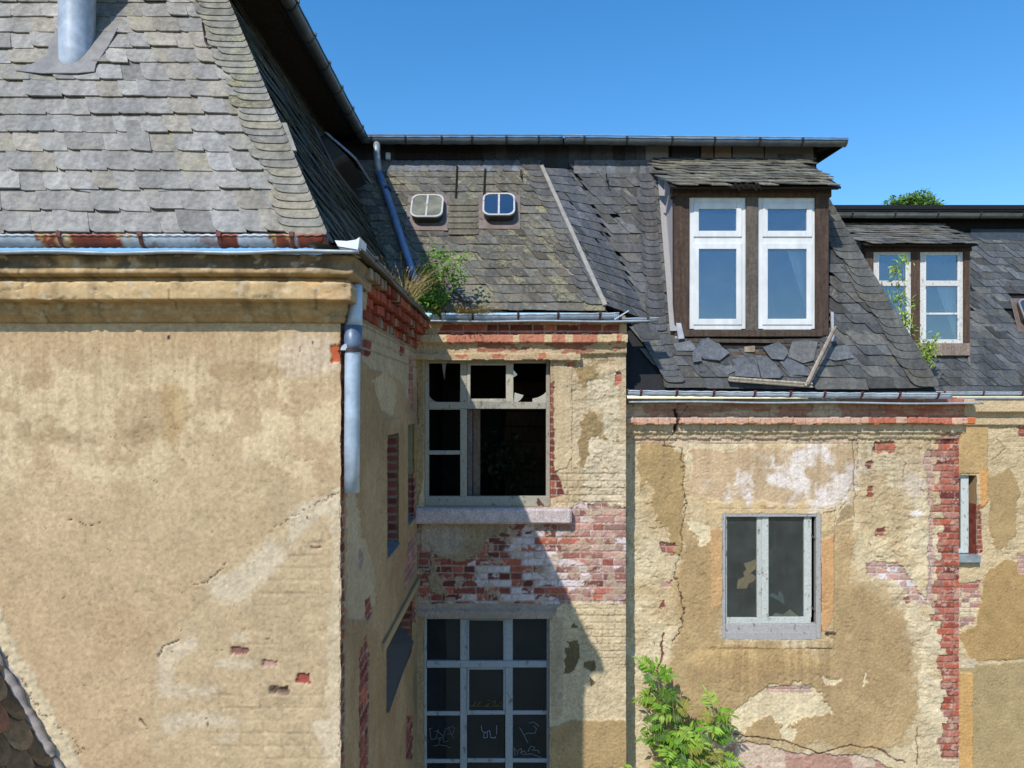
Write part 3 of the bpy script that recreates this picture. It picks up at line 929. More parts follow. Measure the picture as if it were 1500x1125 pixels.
    p.crack([(1075, 1077), (1110, 1080), (1150, 1085), (1182, 1098), (1200, 1104), (1248, 1092), (1290, 1098), (1325, 1120)], 2.0, 4, (84, 66, 48), .02)
    p.crack([(1322, 700), (1326, 678), (1312, 660)], 1.0, 5, (130, 110, 82), .01)
    p.crack([(1343, 1065), (1344, 1120)], 1.6, 1.5, (90, 70, 50), .01)
    p.crack([(960, 980), (945, 1010), (940, 1060), (930, 1090)], 1.4, 4, (216, 200, 164), .004)
    p.crack([(1240, 735), (1230, 748), (1206, 752)], 1.3, 4, (110, 90, 66), .01)
    p.crack([(1255, 690), (1257, 640)], .9, 2, (140, 116, 86), .006)
    for i in range(40):
        r = lambda k: _hash(np.array([i]), np.array([k]), 15)[0]
        x, y = (1255 + 110 * r(1), 660 + 200 * r(2)) if i < 22 else (922 + 60 * r(1), 650 + 350 * r(2))
        p.crack([(x, y), (x + 14 * (r(3) - .3), y + 12 * (r(4) - .5)), (x + 22 * (r(3) - .3), y + 20 * (r(4) - .5))], 1.1, 5, (140, 118, 84), .010)
    p.coat(p.soft(1216, 926, 10, 3, .1) > .5, (96, 84, 66), .03, 0)
    p.weather(.005, .20)
    return p.h, p.c


us = axis(XM1, XR, 0.010, [], [XM1, XR, W3[0], W3[1]])
vs = axis(-4.25, 0.05, 0.010, [-8, -6.5, -5, -4.6], [W3[2], W3[3]])


def pl_dorm(u, v, h):
    return np.stack([u + np.where(u > XR - 1e-4, .012 * (fbm(v * 20, v * 0, 2, 2) - .5), 0), D3 - h, v], -1)


wall_grid('wall', dorm_wing, us, vs, pl_dorm, field_dorm, [W3], 0.14)
mb = MB(tuple(RED1)); mb.box((XR - .3, D3 + .03, -8), (XR - .008, D4 - .01, .06)); mb.build('return_wall', 'weathered_render', dorm_wing)
# cornice end oversailing the corner
mb = MB(tuple(s2l((186, 160, 124))))
mb.box((XR, D3 - .085, ZP(611, 7.9)), (XR + .13, D3 + 1.5, .045), jit=.008)
mb.box((XR, D3 - .14, ZP(622, 7.9)), (XR + .10, D3 + 1.5, ZP(611, 7.9)), tuple(s2l((198, 110, 74))), jit=.008)
mb.box((XR, D3 - .05, ZP(636, 7.9)), (XR + .05, D3 + 1.5, ZP(622, 7.9)), jit=.006)
mb.build('cornice', 'weathered_render', dorm_wing, bevel=.01)

# ---- farthest wing wall
W4 = (6.55, XP(1430, D4), ZP(820, D4), ZP(696, D4))


def field_far(U, V):
    p = Paint(HX + F * U / D4, HY - F * V / D4, U, V, (202, 182, 138), 1300)
    px, py = p.px, p.py
    p.h = p.h + .012 * (fbm(U * 14, V * 18, 4, 28) - .5)
    p.ghost(fbm(U * 3, V * 4, 3, 30) > .56, .2, .007)
    p.flakes(np.ones(px.shape), .012, 5, 8, 4)
    p.coat(p.mask([(1400, 620), (1446, 624), (1446, 690), (1444, 692), (1400, 694)], 2, 14), (190, 160, 104), .02, .002)
    p.coat(p.mask([(1434, 690), (1448, 688), (1446, 735), (1436, 745)], 2, 10), (212, 160, 92), .02, .002)
    p.coat(p.mask([(1450, 700), (1480, 684), (1492, 720), (1486, 780), (1460, 810), (1446, 760)], 8, 18), (176, 150, 100), .01, .003)
    p.coat(p.mask([(1440, 840), (1470, 820), (1540, 830), (1540, 960), (1420, 968), (1404, 930), (1430, 912), (1436, 870)], 6, 18), (176, 146, 92), .012, .003)
    p.coat(p.mask([(1404, 975), (1540, 968), (1540, 1300), (1404, 1300)], 3, 18), (172, 152, 106), .008, .003)
    p.tint(p.mask([(1404, 965), (1430, 965), (1428, 978), (1404, 978)], 1, 8), (206, 190, 158), .9)
    p.coat(p.mask([(1405, 985), (1424, 985), (1424, 1300), (1405, 1300)], 1.5, 20), (204, 164, 96), .03, .002)
    p.bricks(p.mask([(1406, 855), (1436, 850), (1438, 880), (1425, 915), (1406, 918)], 4, 10), smooth(855, 870, py) * .7, (216, 200, 160), .35)
    p.tint(p.rect(1407, 856, 1434, 862, 1.5, 7), (180, 84, 60), .7)
    p.bricks(p.rect(1490, 814, 1510, 840, 3, 8), pale=.5); p.bricks(p.rect(1492, 625, 1510, 640, 3, 8))
    p.bricks(p.mask([(1430, 740), (1436, 740), (1440, 808), (1430, 815)], 2, 7))
    yy = py
    p.h = np.where(yy < 604, .16, np.where(yy < 622, .06, p.h))
    p.tint(yy < 622, (196, 172, 130), .6)
    p.crack([(1460, 640), (1470, 660), (1452, 672)], 1.2, 5, (130, 108, 76), .01)
    p.weather(.006, .22)
    return p.h, p.c


us = axis(6.5, 8.6, 0.012, [XR - .1, 5.6, 6.2, 11.4, 13] + list(np.arange(8.63, 10.9, .03)), [W4[0], W4[1]])
vs = axis(-5.9, 0.06, 0.012, [-8, -7, -6.4], [W4[2], W4[3]])
wall_grid('wall', far_wing, us, vs, lambda u, v, h: np.stack([u, D4 - h, v], -1), field_far, [W4], 0.2,
          lambda i, u, v, d, c0: np.where((u > W4[1] - .01)[..., None] & (v < -1.6)[..., None], RED1 * (.7 + .5 * _hash(np.floor(v / .077), np.floor(d / .1), 5))[..., None], s2l((176, 150, 110))))

# ---- moulded cornice of the nearest wing (front run mitred round the corner)
def cornice():
    prof = [(.0, .48), (.028, .487), (.032, .50), (.048, .512), (.066, .53), (.074, .548), (.078, .566), (.085, .580), (.085, .596), (.165, .600), (.17, .604), (.172, .65), (.17, .70), (.155, .712), (.12, .716), (.12, .732),
            (.17, .737), (.20, .745), (.205, .758), (.195, .775), (.185, .79), (.188, .81), (.2, .83), (.215, .845), (.215, .855), (.0, .858)]
    pr = []
    for (a, b), (c, d) in zip(prof[:-1], prof[1:]):
        n = max(1, int(math.hypot(c - a, d - b) / .008))
        for k in range(n):
            t = k / n; pr.append((a + (c - a) * t, b + (d - b) * t))
    pr.append(prof[-1]); pr = np.array(pr)
    xs = np.concatenate([[-6, -5.4], np.arange(-4.9, -3.42, .03), np.arange(-3.4, XL - .001, .012), [XL]])
    s = np.concatenate([xs - XL, np.arange(.012, .10, .012), [.30]])   # arc length, 0 at the corner
    S, K = np.meshgrid(s, np.arange(len(pr)), indexing='ij')
    O = pr[K, 0]; Z = pr[K, 1] + 0.0
    wob = (fbm(S * 3, Z * 3, 3, 40) - .5) * .004 + (fbm(S * 30, Z * 30, 3, 41) - .5) * .004
    worn = smooth(-.16, 0, S) * .05 * fbm(S * 18, Z * 18, 3, 42) + .010 * smooth(.66, .70, fbm(S * 13, pr[K, 1] * 20, 4, 53))
    O2 = np.maximum(O + wob * (O > 0.01) * .5 - worn * (O > .05), 0)
    front = S <= 0
    X = np.where(front, XL + S + O2 * .6 * smooth(-.25, 0, S), XL + O2 * .6)
    Y = np.where(front, D1 - O2, D1 + S - O2 * (S < .004))
    Z = Z + (fbm(S * 1.3, S * 0, 2, 43) - .5) * .006
    v = np.stack([X, Y, Z], -1).reshape(-1, 3)
    # weathering that belongs to the mouldings: soot crust on the upper fascia, ochre paint lower down
    z0 = pr[K, 1]
    c = np.zeros(S.shape + (3,)) + s2l((182, 152, 102))
    m = lambda lo, hi: ((z0 > lo) & (z0 <= hi)).astype(float)[..., None]
    och = s2l((196, 162, 104))
    c = c * (1 - m(.59, .715)) + s2l((200, 172, 122)) * m(.59, .715)
    cor = smooth(.5, .66, fbm(S * 2.2, z0 * 3, 4, 46))[..., None]
    c = c * (1 - .5 * cor * m(.59, .715)) + s2l((202, 158, 96)) * .5 * cor * m(.59, .715)
    crust = (smooth(.26, .46, fbm(S * 5, z0 * 9, 5, 47)) * smooth(.755, .79, z0))[..., None]
    c = c * (1 - .85 * crust) + s2l((96, 90, 78)) * .85 * crust
    endc = (smooth(-.35, -.05, S) * smooth(.74, .78, z0))[..., None]
    c = c * (1 - .6 * endc) + s2l((70, 62, 52)) * .6 * endc
    gr = m(.848, .856); c = c * (1 - gr) + s2l((96, 92, 84)) * gr
    brk = smooth(-.14, -.03, S)[..., None]; c = c * (1 - .6 * brk) + s2l((166, 142, 106)) * .6 * brk
    c = c * (.75 + .5 * fbm(S * 14, z0 * 30, 4, 48))[..., None] * (.85 + .3 * fbm(S * 60, z0 * 60, 2, 49))[..., None]
    st = smooth(.5, .7, fbm(S * 11, z0 * 1.2, 4, 50))[..., None]; c = c * (1 - .28 * st)
    chip = smooth(.67, .71, fbm(S * 20, z0 * 26, 4, 52))[..., None]; c = c * (1 - .6 * chip) + s2l((196, 182, 150)) * .6 * chip
    jn = ((np.mod(S + .03 * np.floor(z0 * 9), .82) < .006) & front)[..., None]; c = c * (1 - .45 * jn)
    idx = np.arange(S.size).reshape(S.shape)
    f = np.stack([idx[:-1, :-1], idx[1:, :-1], idx[1:, 1:], idx[:-1, 1:]], -1).reshape(-1, 4)
    np_mesh('cornice', v, f, c.reshape(-1, 3), 'weathered_render', left_wing)


cornice()

# broken plaster lump where the cornice has fallen away, then bare corbelled brick along the side eave
mb = MB()
rnd = random.Random(3)
for k in range(4):
    z = .585 + .07 * k
    y = D1 + .16 + .05 * (k % 2)
    while y < D2 - .01:
        L = rnd.choice((.075, .12, .12, .12)) ; L = min(L, D2 - y)
        out = .012 + .042 * k + rnd.uniform(-.008, .008)
        if rnd.random() < .05 and k < 3: out -= .05
        if L > .03:
            g = rnd.random(); c = RED1 * (.55 + .8 * g) if rnd.random() < .85 else RED3 * .8
            if rnd.random() < .2: c = MORT * .6
            if y < D1 + .30: c = MORT * .8
            mb.box((XL - .2, y + .004, z), (XL + out, y + L - .004, z + .064), tuple(c), jit=.005)
        y += L
mb.build('corbel', 'weathered_render', left_wing, bevel=.005)
mb = MB(tuple(MORT * .62)); mb.box((XL - .19, D1 + .12, .56), (XL - .004, D2 + .02, .87)); mb.build('backing', 'weathered_render', left_wing)
mb = MB(tuple(s2l((180, 158, 122))))
for k in range(9):
    a = (XL + rnd.uniform(.0, .06), D1 + .03 + .035 * k, .60 + rnd.uniform(0, .2)); r = rnd.uniform(.03, .06)
    mb.box((a[0] - .08, a[1], a[2]), (a[0] + r * .8, a[1] + .05, a[2] + r * 1.4), tuple(s2l((176, 152, 114)) * rnd.uniform(.6, 1)), jit=.02)
mb.build('broken_plaster', 'weathered_render', left_wing, bevel=.008)
# ------------------------------------------------------------------ slate roofs
def slates(mb, O, U, V, Nn, inside, u0, u1, v0, v1, ch, w, skew, thick, colf, lichf, seed, lift=.013, miss=0.0, round_=.25, first=None, jit=1.0):
    """lay slates course by course from the eave up; each one is a separate little plate lapped over the one below"""
    rd = random.Random(seed)
    U = Vector(U); V = Vector(V); Nn = Vector(Nn); O = Vector(O)
    k = 0; v = v0
    while v < v1:
        c_h = ch * (1 + .04 * math.sin(k * 1.7)); H = c_h * 1.65
        sk = skew; wm = w
        if first and k == 0:
            c_h = first[0]; H = c_h * 1.35; wm = first[1]; sk = first[2]
        u = u0 - rd.random() * wm
        drift = rd.uniform(-.006, .006)
        while u < u1:
            ww = wm * rd.choice((.72, .88, 1, 1, 1.12, 1.32)) * rd.uniform(.94, 1.06)
            cu = u + ww / 2 - sk * c_h / 2; cv = v + c_h / 2
            if inside(cu, cv) and rd.random() >= miss:
                r = min(ww, c_h) * round_
                pts = [(-sk * r, r), (r * .28 - sk * .1 * r, r * .3), (r, .0), (ww + .012, rd.uniform(0, .004)), (ww + .012 - sk * H, H), (-sk * H, H)]
                ang = math.radians(rd.gauss(0, .9 * jit)); ca, sa = math.cos(ang), math.sin(ang)
                du = rd.gauss(0, .003 * jit); dv = rd.gauss(0, .004 * jit) + drift * (u - u0) * .15
                lf = lift * rd.uniform(.7, 1.35); tl = rd.uniform(.0, .010)
                c = np.array(colf(rd, cu, cv)); li = lichf(rd, cu, cv)
                top = []
                for a, b in pts:
                    a2 = a * ca - b * sa; b2 = a * sa + b * ca
                    n = lf * (1 - b / H) + tl * (1 - a / ww) + .002
                    top.append(O + U * (u + a2 + du) + V * (v + b2 + dv) + Nn * n)
                m = len(top)
                bot = [q - Nn * thick for q in top]
                f = [tuple(range(m))] + [(i, m + i, m + (i + 1) % m, (i + 1) % m) for i in range(4)] + [(m - 1, 2 * m - 1, m, 0)]
                mb.add(top + bot, f, tuple(c), li)
            u += ww
        v += c_h; k += 1


def hip_slates(mb, S, E, U, V, Nn, width, spacing, colf, lichf, seed, side=1, off=.024, hgt=2.3, thick=.008):
    """rounded slates stacked up a hip from S to E, reaching width away from it (side=+1: hip on the right of the slates)"""
    rd = random.Random(seed)
    S = Vector(S); E = Vector(E); L = (E - S).length; d = (E - S) / L
    U = Vector(U); V = Vector(V); Nn = Vector(Nn)
    dv = d.dot(V); du = d.dot(U)
    t = 0.0
    while t < L:
        sp = spacing * rd.uniform(.85, 1.15); w = width * rd.uniform(.82, 1.15); H = sp * hgt
        o = S + d * t
        prof = [(-1.0, .55), (-.93, .22), (-.8, .06), (-.6, .0), (-.3, .0), (-.1, .05), (-.01, .2), (.03, .5)]
        prof = [(a * side, b) for a, b in prof]
        if side < 0: prof = prof[::-1]
        top = []
        for a, b in prof:
            top.append(o + U * (a * w + du / dv * b * sp) + V * (b * sp) + Nn * (off + .013 * (1 - b / hgt) + .008 * abs(a)))
        up = [(.02 * side, hgt), (-.97 * side, hgt)]
        if side < 0: up = up[::-1]
        for a, b in up:
            top.append(o + U * (a * w + du / dv * b * sp) + V * (b * sp) + Nn * (off - .004))
        m = len(top); bot = [q - Nn * thick for q in top]
        f = [tuple(range(m))] + [(i, m + i, m + (i + 1) % m, (i + 1) % m) for i in range(m)]
        mb.add(top + bot, f, tuple(np.array(colf(rd, 0, t))), lichf(rd, 0, t))
        t += sp


def grey(rd, base, var=.16, warm=.3):
    k = 1 + rd.gauss(0, var)
    k = max(.55, min(1.6, k))
    t = rd.random()
    c = np.array(base) * k
    if t < warm * .6: c = c * np.array((1.06, 1.0, .90))
    elif t < warm: c = c * np.array((.98, 1.0, 1.03))
    return c


DARK = (.012, .012, .013)
s5 = math.sqrt(5)
# -- nearest wing: sunlit front slope
LZ0, LZ1 = 1.0, 3.18
LX, LY = -1.15, 4.40
Uf, Vf, Nf = (1, 0, 0), (0, 1 / s5, 2 / s5), (0, -2 / s5, 1 / s5)
hipx = lambda z: LX - (z - LZ0) / 2
mb = MB()
Ln = (LZ1 - LZ0) * s5 / 2
mb.add([(-6, LY + .01, LZ0 - .02), (LX, LY + .01, LZ0 - .02), (hipx(LZ1), LY + 1.1, LZ1 - .02), (-6, LY + 1.1, LZ1 - .02)], [(0, 1, 2, 3)], DARK)
VENT = P(113, 75, 5.18)
vent_c = (VENT.x, LZ0 + 2 * (5.18 - LY))


def in_front(u, v):
    z = LZ0 + v * 2 / s5
    if u + .06 > hipx(z): return False
    y = LY + (z - LZ0) / 2; px = HX + F * u / y; py = HY - F * z / y
    for cx, cy in ((150, 262), (246, 270)):
        if abs(px - cx) < 0: return False
    return True


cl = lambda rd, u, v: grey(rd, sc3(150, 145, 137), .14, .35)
ll = lambda rd, u, v: max(0, rd.gauss(.11, .08) + (.2 if rd.random() < .2 else 0))
slates(mb, (0, LY, LZ0), Uf, Vf, Nf, in_front, -5.2, LX + .1, -.02, Ln - .02, .171, .182, .42, .011, cl, ll, 11, lift=.026, round_=.24, first=(.07, .19, -.9))
hip_slates(mb, (LX + .015, LY, LZ0 + .01), (hipx(LZ1) + .015, LY + 1.09, LZ1), Uf, Vf, Nf, .25, .080,
           lambda rd, u, v: grey(rd, sc3(140, 135, 123), .13, .3), lambda rd, u, v: .10 + rd.random() * .25 + .12 * (v > 1.0), 12)
# the odd slipped slate
for (px, py, a) in ((136, 286, -.22), (252, 284, .06)):
    z = LZ0; y = LY
    c = P(px, py, LY + .5); yy = (LY * 2 - LZ0) / (2 - (HY - py) / F); c = P(px, py, yy)
    q = []
    for (x, h) in ((-.08, 0), (.07, .012), (.08, .1), (-.07, .12)):
        q.append(c + Vector(Uf) * (x * math.cos(a) - h * math.sin(a)) + Vector(Vf) * (x * math.sin(a) + h * math.cos(a)) + Vector(Nf) * (.026 - h * .12))
    mb.poly(q, Nf, .008, tuple(grey(random, sc3(140, 138, 138))))
mb.build('roof', 'slate', left_wing)

# -- nearest wing: shaded side slope
Us, Vs, Ns = (0, 1, 0), (-1 / s5, 0, 2 / s5), (2 / s5, 0, 1 / s5)
MY, MZ, MS = 7.88, 1.02, 1.93          # eave of the bay's slope and its pitch
mb = MB()
yv = lambda z: MY + (z - MZ) / MS
mb.add([(LX - .012, LY, LZ0 - .02), (LX - .012, yv(LZ0) + .1, LZ0 - .02), (LX - 1.1, yv(LZ1) + .3, LZ1 - .02), (LX - 1.1, LY + 1.09, LZ1 - .02)], [(0, 1, 2, 3)], DARK)


def in_side(u, v):
    z = LZ0 + v * 2 / s5
    return LY + (z - LZ0) / 2 + .20 < u < yv(z) + .12


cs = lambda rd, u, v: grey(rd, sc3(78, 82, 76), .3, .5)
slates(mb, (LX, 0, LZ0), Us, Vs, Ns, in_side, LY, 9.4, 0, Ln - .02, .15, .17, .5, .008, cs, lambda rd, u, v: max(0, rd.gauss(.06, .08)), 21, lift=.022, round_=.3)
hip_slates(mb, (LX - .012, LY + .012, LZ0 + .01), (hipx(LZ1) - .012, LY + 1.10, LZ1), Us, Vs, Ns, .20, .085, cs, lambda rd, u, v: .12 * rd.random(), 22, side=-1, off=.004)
mb.build('roof', 'slate', left_wing)


# -- upper eaves: slate-hung band, soffit, fascia, low roof above
def band_slates(mb, O, U, Nn, L, h, w, seed, colr, skew=0.0):
    rd = random.Random(seed); O = Vector(O); U = Vector(U); Nn = Vector(Nn); u = 0.0
    while u < L:
        ww = w * rd.uniform(.8, 1.25); b = rd.uniform(.0, .03)
        z = lambda a, hh, n: O + U * (u + a) + Vector((0, 0, hh)) + Nn * n
        pts = [z(.0, b + .02, .014), (z(.03, b, .014)), z(ww - .004, b, .010), z(ww - .004 + skew * h, h, .004), z(skew * h, h, .006)]
        mb.poly(pts, Nn, .006, tuple(grey(rd, colr, .35, .5)), .0)
        u += ww


mb = MB()
XB = hipx(LZ1) - .03
mb.box((XB - .05, LY + 1.13, LZ1 - .06), (XB, 9.4, 3.34), DARK)
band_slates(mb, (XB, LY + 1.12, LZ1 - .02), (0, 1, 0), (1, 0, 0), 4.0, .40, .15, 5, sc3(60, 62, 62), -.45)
mb.box((-6, LY + 1.10, LZ1 - .06), (XB, LY + 1.16, 3.34), DARK)
band_slates(mb, (-6, LY + 1.09, LZ1 - .02), (1, 0, 0), (0, -1, 0), 3.7, .40, .15, 6, sc3(120, 118, 118))
mb.build('slate_band', 'slate', left_wing)
GX, GZL = -1.84, 3.29
mb = MB(sc3(60, 52, 44))
mb.add([(-6, LY + .92, 3.30), (GX - .06, LY + .92, 3.30), (GX - .06, 9.3, 3.30), (XB - .1, 9.3, 3.32), (XB - .1, LY + 1.13, 3.32), (-6, LY + 1.13, 3.32)],
       [(0, 1, 4, 5), (1, 2, 3, 4)])
mb.box((GX - .085, LY + .9, 3.27), (GX - .062, 8.74, 3.31)); mb.box((-6, LY + .9, 3.27), (GX - .085, LY + .92, 3.31))
mb.add([(-6, LY + .86, 3.312), (GX - .03, LY + .86, 3.312), (GX - .03, 8.72, 3.312), (-3.0, 9.6, 3.44), (-3.0, 6.0, 3.44), (-6, 6.0, 3.44)],
       [(0, 1, 4, 5), (1, 2, 3, 4)], sc3(50, 50, 50))
mb.build('eaves', 'old_timber', left_wing)


def gutter(name, parent, a, b, r, mat, colf, br=(), brcol=(0.1, .03, .02), n=14, sag=.004, seg=40, arc=(math.pi * .93, 2 * math.pi), seed=1):
    a = Vector(a); b = Vector(b); d = (b - a)
    pts = [a + d * (i / seg) + Vector((0, 0, -sag * math.sin(math.pi * i / seg) + .0025 * math.sin(i * 1.7 + seed))) for i in range(seg + 1)]
    mb = MB(); mb.tube(pts, r, n, colf=colf, arc=arc)
    g = mb.build(name, mat, parent, smooth=True, solid=.005)
    dn = d.normalized(); s = dn.cross(Vector((0, 0, 1))).normalized()
    mb = MB(); mb.tube([p + s * (r + .002) + Vector((0, 0, .003)) for p in pts], .0085, 8, colf=colf); mb.build('rim', mat, g, smooth=True)
    # brackets clasp the gutter from below
    for t in br:
        mb = MB(brcol)
        c = a + d * t
        mb.tube([c - dn * .011, c + dn * .011], r + .006, n, arc=(math.pi * .95, 2 * math.pi * 1.01))
        q = c + s * (r + .006)
        mb.box((q.x - .012, q.y - .012, q.z - .005), (q.x + .012, q.y + .012, q.z + .02))
        mb.build('bracket', 'zinc', g, solid=.005)
    # end caps
    for e, sg in ((a, -1), (b, 1)):
        mb = MB()
        ring = [e + s * math.cos(x) * r + Vector((0, 0, 1)) * math.sin(x) * r for x in np.linspace(math.pi * .95, 2 * math.pi, n)]
        mb.poly(ring if sg > 0 else ring[::-1], dn * sg, .004, colf(e))
        mb.build('end_cap', mat, g)
    return g


ZN = sc3(150, 165, 182)
dk = lambda q: tuple(np.array(sc3(74, 78, 80)) * (.7 + .6 * float(vnoise(q[0] * 6 + q[1] * 6, q[2] * 20, 4))))
gutter('gutter', left_wing, (GX, LY + .75, GZL + .03), (GX, 8.74, GZL - .02), .062, 'zinc', dk, [(i + .4) / 7 for i in range(7)], sc3(40, 38, 36))

# lower gutter of the nearest wing, galvanised with bands of rust
def rusty(q):
    x = HX + F * q[0] / 4.2
    rust = np.array(sc3(126, 58, 36)); z = np.array(sc3(176, 186, 194))
    w = float(fbm(q[0] * 22, q[2] * 40 + q[1] * 30, 4, 8)) - .5
    xs = x + w * 34
    r = 0.0
    for a, b in ((66, 92), (102, 192), (322, 352), (396, 432), (440, 600)):
        if a < xs < b: r = 1.0
    if q[2] > .985 + .02 * w: r = max(r, .6)
    if float(fbm(q[0] * 9, q[2] * 20, 4, 9)) > .64: r = max(r, .55)
    ed = np.array(sc3(190, 160, 100))
    c = z * (1 - r) + rust * r * (1 + w)
    for a, b in ((74, 90), (104, 190), (402, 430)):
        if abs(xs - a) < 4 or abs(xs - b) < 5: c = c * .4 + ed * .6
    return tuple(c)


gutter('gutter', left_wing, (-5.0, 4.205, .985), (XP(478, 4.205), 4.205, .975), .054, 'zinc', rusty, [(XP(x, 4.205) + 5.0) / (XP(478, 4.205) + 5.0) for x in (-330, -225, -120, -10, 96, 213, 327, 432)], sc3(112, 56, 40), seg=260, n=16)
# zinc drip edge over the cornice, gently bent
mb = MB(sc3(150, 158, 164))
xs = np.linspace(-5.0, -.87, 96)
pts = [(x, 4.045, .862 - .006 * math.sin((x + 3.1) * 1.6) + .004 * math.sin(x * 9)) for x in xs]
mb.tube(pts, .012, 8)
for p, q in zip(pts[:-1], pts[1:]):
    mb.add([p, q, (q[0], 4.30, q[2] + .04), (p[0], 4.30, p[2] + .04), (p[0], p[1], p[2] - .004), (q[0], q[1], q[2] - .004), (q[0], 4.30, q[2] + .036), (p[0], 4.30, p[2] + .036)], [(0, 1, 2, 3), (7, 6, 5, 4)])
mb.build('drip_edge', 'zinc', left_wing, smooth=True)
mb = MB(sc3(84, 84, 74))
ysd = np.linspace(4.04, 7.46, 60)
pts = [(XL + .165 + .004 * math.sin(y * 8), y, .872 + .006 * math.sin(y * 3)) for y in ysd]
mb.tube(pts, .012, 8)
for p, q in zip(pts[:-1], pts[1:]):
    mb.add([p, q, (XL - .13, q[1], q[2] + .05), (XL - .13, p[1], p[2] + .05)], [(0, 1, 2, 3)])
    mb.add([(p[0], p[1], p[2] - .012), (q[0], q[1], q[2] - .012), (XL - .13, q[1], q[2] + .03), (XL - .13, p[1], p[2] + .03)], [(3, 2, 1, 0)])
mb.build('drip_edge', 'zinc', left_wing, smooth=True)
gutter('gutter', left_wing, (XL + .06, 4.42, .965), (XL + .06, 7.50, .955), .05, 'zinc', lambda q: tuple(np.array(sc3(120, 128, 136)) * (.7 + .5 * float(vnoise(q[1] * 7, 0, 3)))), [.12, .35, .6, .85], sc3(60, 50, 44))

# white hopper end piece on the corner
mb = MB(sc3(232, 234, 236))
o = [(XP(490, 4.06), 4.06, ZP(352, 4.06)), (XP(499, 4.06), 4.06, ZP(368, 4.06)), (XP(524, 4.06), 4.06, ZP(368, 4.06)), (XP(527, 4.06), 4.06, ZP(347, 4.06)), (XP(521, 4.06), 4.06, ZP(351, 4.06)), (XP(508, 4.06), 4.06, ZP(353, 4.06))]
mb.poly(o, (0, -1, 0), .012)
k = [(p[0], p[1] + .19, p[2]) for p in o]
mb.poly(k, (0, -1, 0), .006)
mb.add([o[0], o[1], o[2], o[3], k[0], k[1], k[2], k[3]], [(0, 4, 5, 1), (1, 5, 6, 2), (2, 6, 7, 3)])
mb.build('hopper', 'white_plastic', left_wing, solid=0, bevel=.002)

# downpipe hanging off the corner: thin neck, flared collar, broken-off lower length
dp = lambda q: tuple(np.array(sc3(180, 194, 208)) * (.9 + .2 * float(vnoise(q[0] * 40, q[2] * 6, 4))))
mb = MB()
Yp = 4.345
mb.tube([P(515.5, 721, Yp), P(515.5, 650, Yp), P(516, 580, Yp), P(516.5, 518, Yp), P(517, 505, Yp)], .0475, 20, colf=dp)
pipe = mb.build('downpipe', 'zinc', left_wing, smooth=False)
for poly in pipe.data.polygons: poly.use_smooth = len(poly.vertices) == 4
mb = MB(sc3(104, 120, 142)); mb.tube([P(517, 512, Yp), P(517, 505, Yp), P(517.5, 477, Yp)], [.052, .054, .056], 20); mb.build('collar', 'zinc', pipe, smooth=True)
mb = MB(sc3(176, 188, 204)); mb.tube([P(518, 480, Yp), P(520, 462, Yp), P(522, 440, Yp), P(523, 418, Yp + .01)], [.053, .046, .037, .034], 18, colf=dp); mb.build('neck', 'zinc', pipe, smooth=True)
mb = MB(sc3(70, 50, 42)); mb.tube([P(516.5, 516, Yp), P(516.5, 511, Yp)], .055, 20); mb.box((XL - .02, Yp - .02, ZP(516, Yp)), (XP(505, Yp), Yp + .02, ZP(512, Yp))); mb.build('clamp', 'zinc', pipe)
mb = MB(sc3(186, 196, 206))
c = P(509, 512, Yp - .045)
mb.poly([c + Vector((math.cos(t) * .042, 0, math.sin(t) * .036)) for t in np.linspace(-.1, math.pi + .1, 14)], (0, -1, 0), .004); mb.build('tongue', 'zinc', pipe)

# vent pipe through the front slope with its lead apron
mb = MB()
pt = lambda q: tuple(np.array(sc3(178, 186, 196)) * (.85 + .28 * float(fbm(math.atan2(q[1] - VENT.y, q[0] - VENT.x) * 3, q[2] * 1.2, 4, 3))))
mb.tube([(VENT.x, VENT.y, VENT.z + h) for h in (-.40, .0, .25, .455, .46, .70, .95)], [.119, .119, .119, .119, .121, .121, .121], 28, colf=pt)
vp = mb.build('vent_pipe', 'zinc', left_wing, smooth=False)
for poly in vp.data.polygons: poly.use_smooth = len(poly.vertices) == 4
mb = MB(sc3(150, 130, 112)); mb.tube([(VENT.x, VENT.y, VENT.z + .46), (VENT.x, VENT.y, VENT.z + .468)], .125, 28); mb.tube([(VENT.x, VENT.y, VENT.z + .455), (VENT.x, VENT.y, VENT.z + .45)], .123, 28); mb.build('seam', 'zinc', vp)
mb = MB(sc3(176, 176, 172)); mb.tube([(VENT.x, VENT.y, VENT.z - .34), (VENT.x, VENT.y, VENT.z - .20), (VENT.x, VENT.y, VENT.z - .185)], [.127, .127, .120], 28); mb.build('collar', 'zinc', vp, smooth=True)
mb = MB(sc3(132, 128, 124))
e = Vector((VENT.x, VENT.y, LZ0 + 2 * (VENT.y - LY))) + Vector(Nf) * .034
mb.poly([e + Vector(Uf) * a + Vector(Vf) * b + Vector(Nf) * cc for a, b, cc in ((-.36, -.24, .0), (-.15, -.28, .01), (.10, -.28, .012), (.21, -.25, .0), (.20, -.17, .0), (.24, .02, .0), (.26, .22, .0), (-.20, .22, .0), (-.19, -.08, .0), (-.25, -.16, .0))], Nf, .006)
mb.build('flashing', 'zinc', left_wing, bevel=.003)
# iron roof hook
mb = MB(sc3(40, 28, 24)); y0 = (LY * 2 - LZ0) / (2 - (HY - 70) / F)
q = [P(297, 34, y0 + .1), P(300, 50, y0 + .02), P(301, 60, y0 - .02), P(306, 70, y0 - .04), P(312, 75, y0 - .03)]
mb.tube(q, .009, 8); mb.build('roof_hook', 'zinc', left_wing, smooth=True)


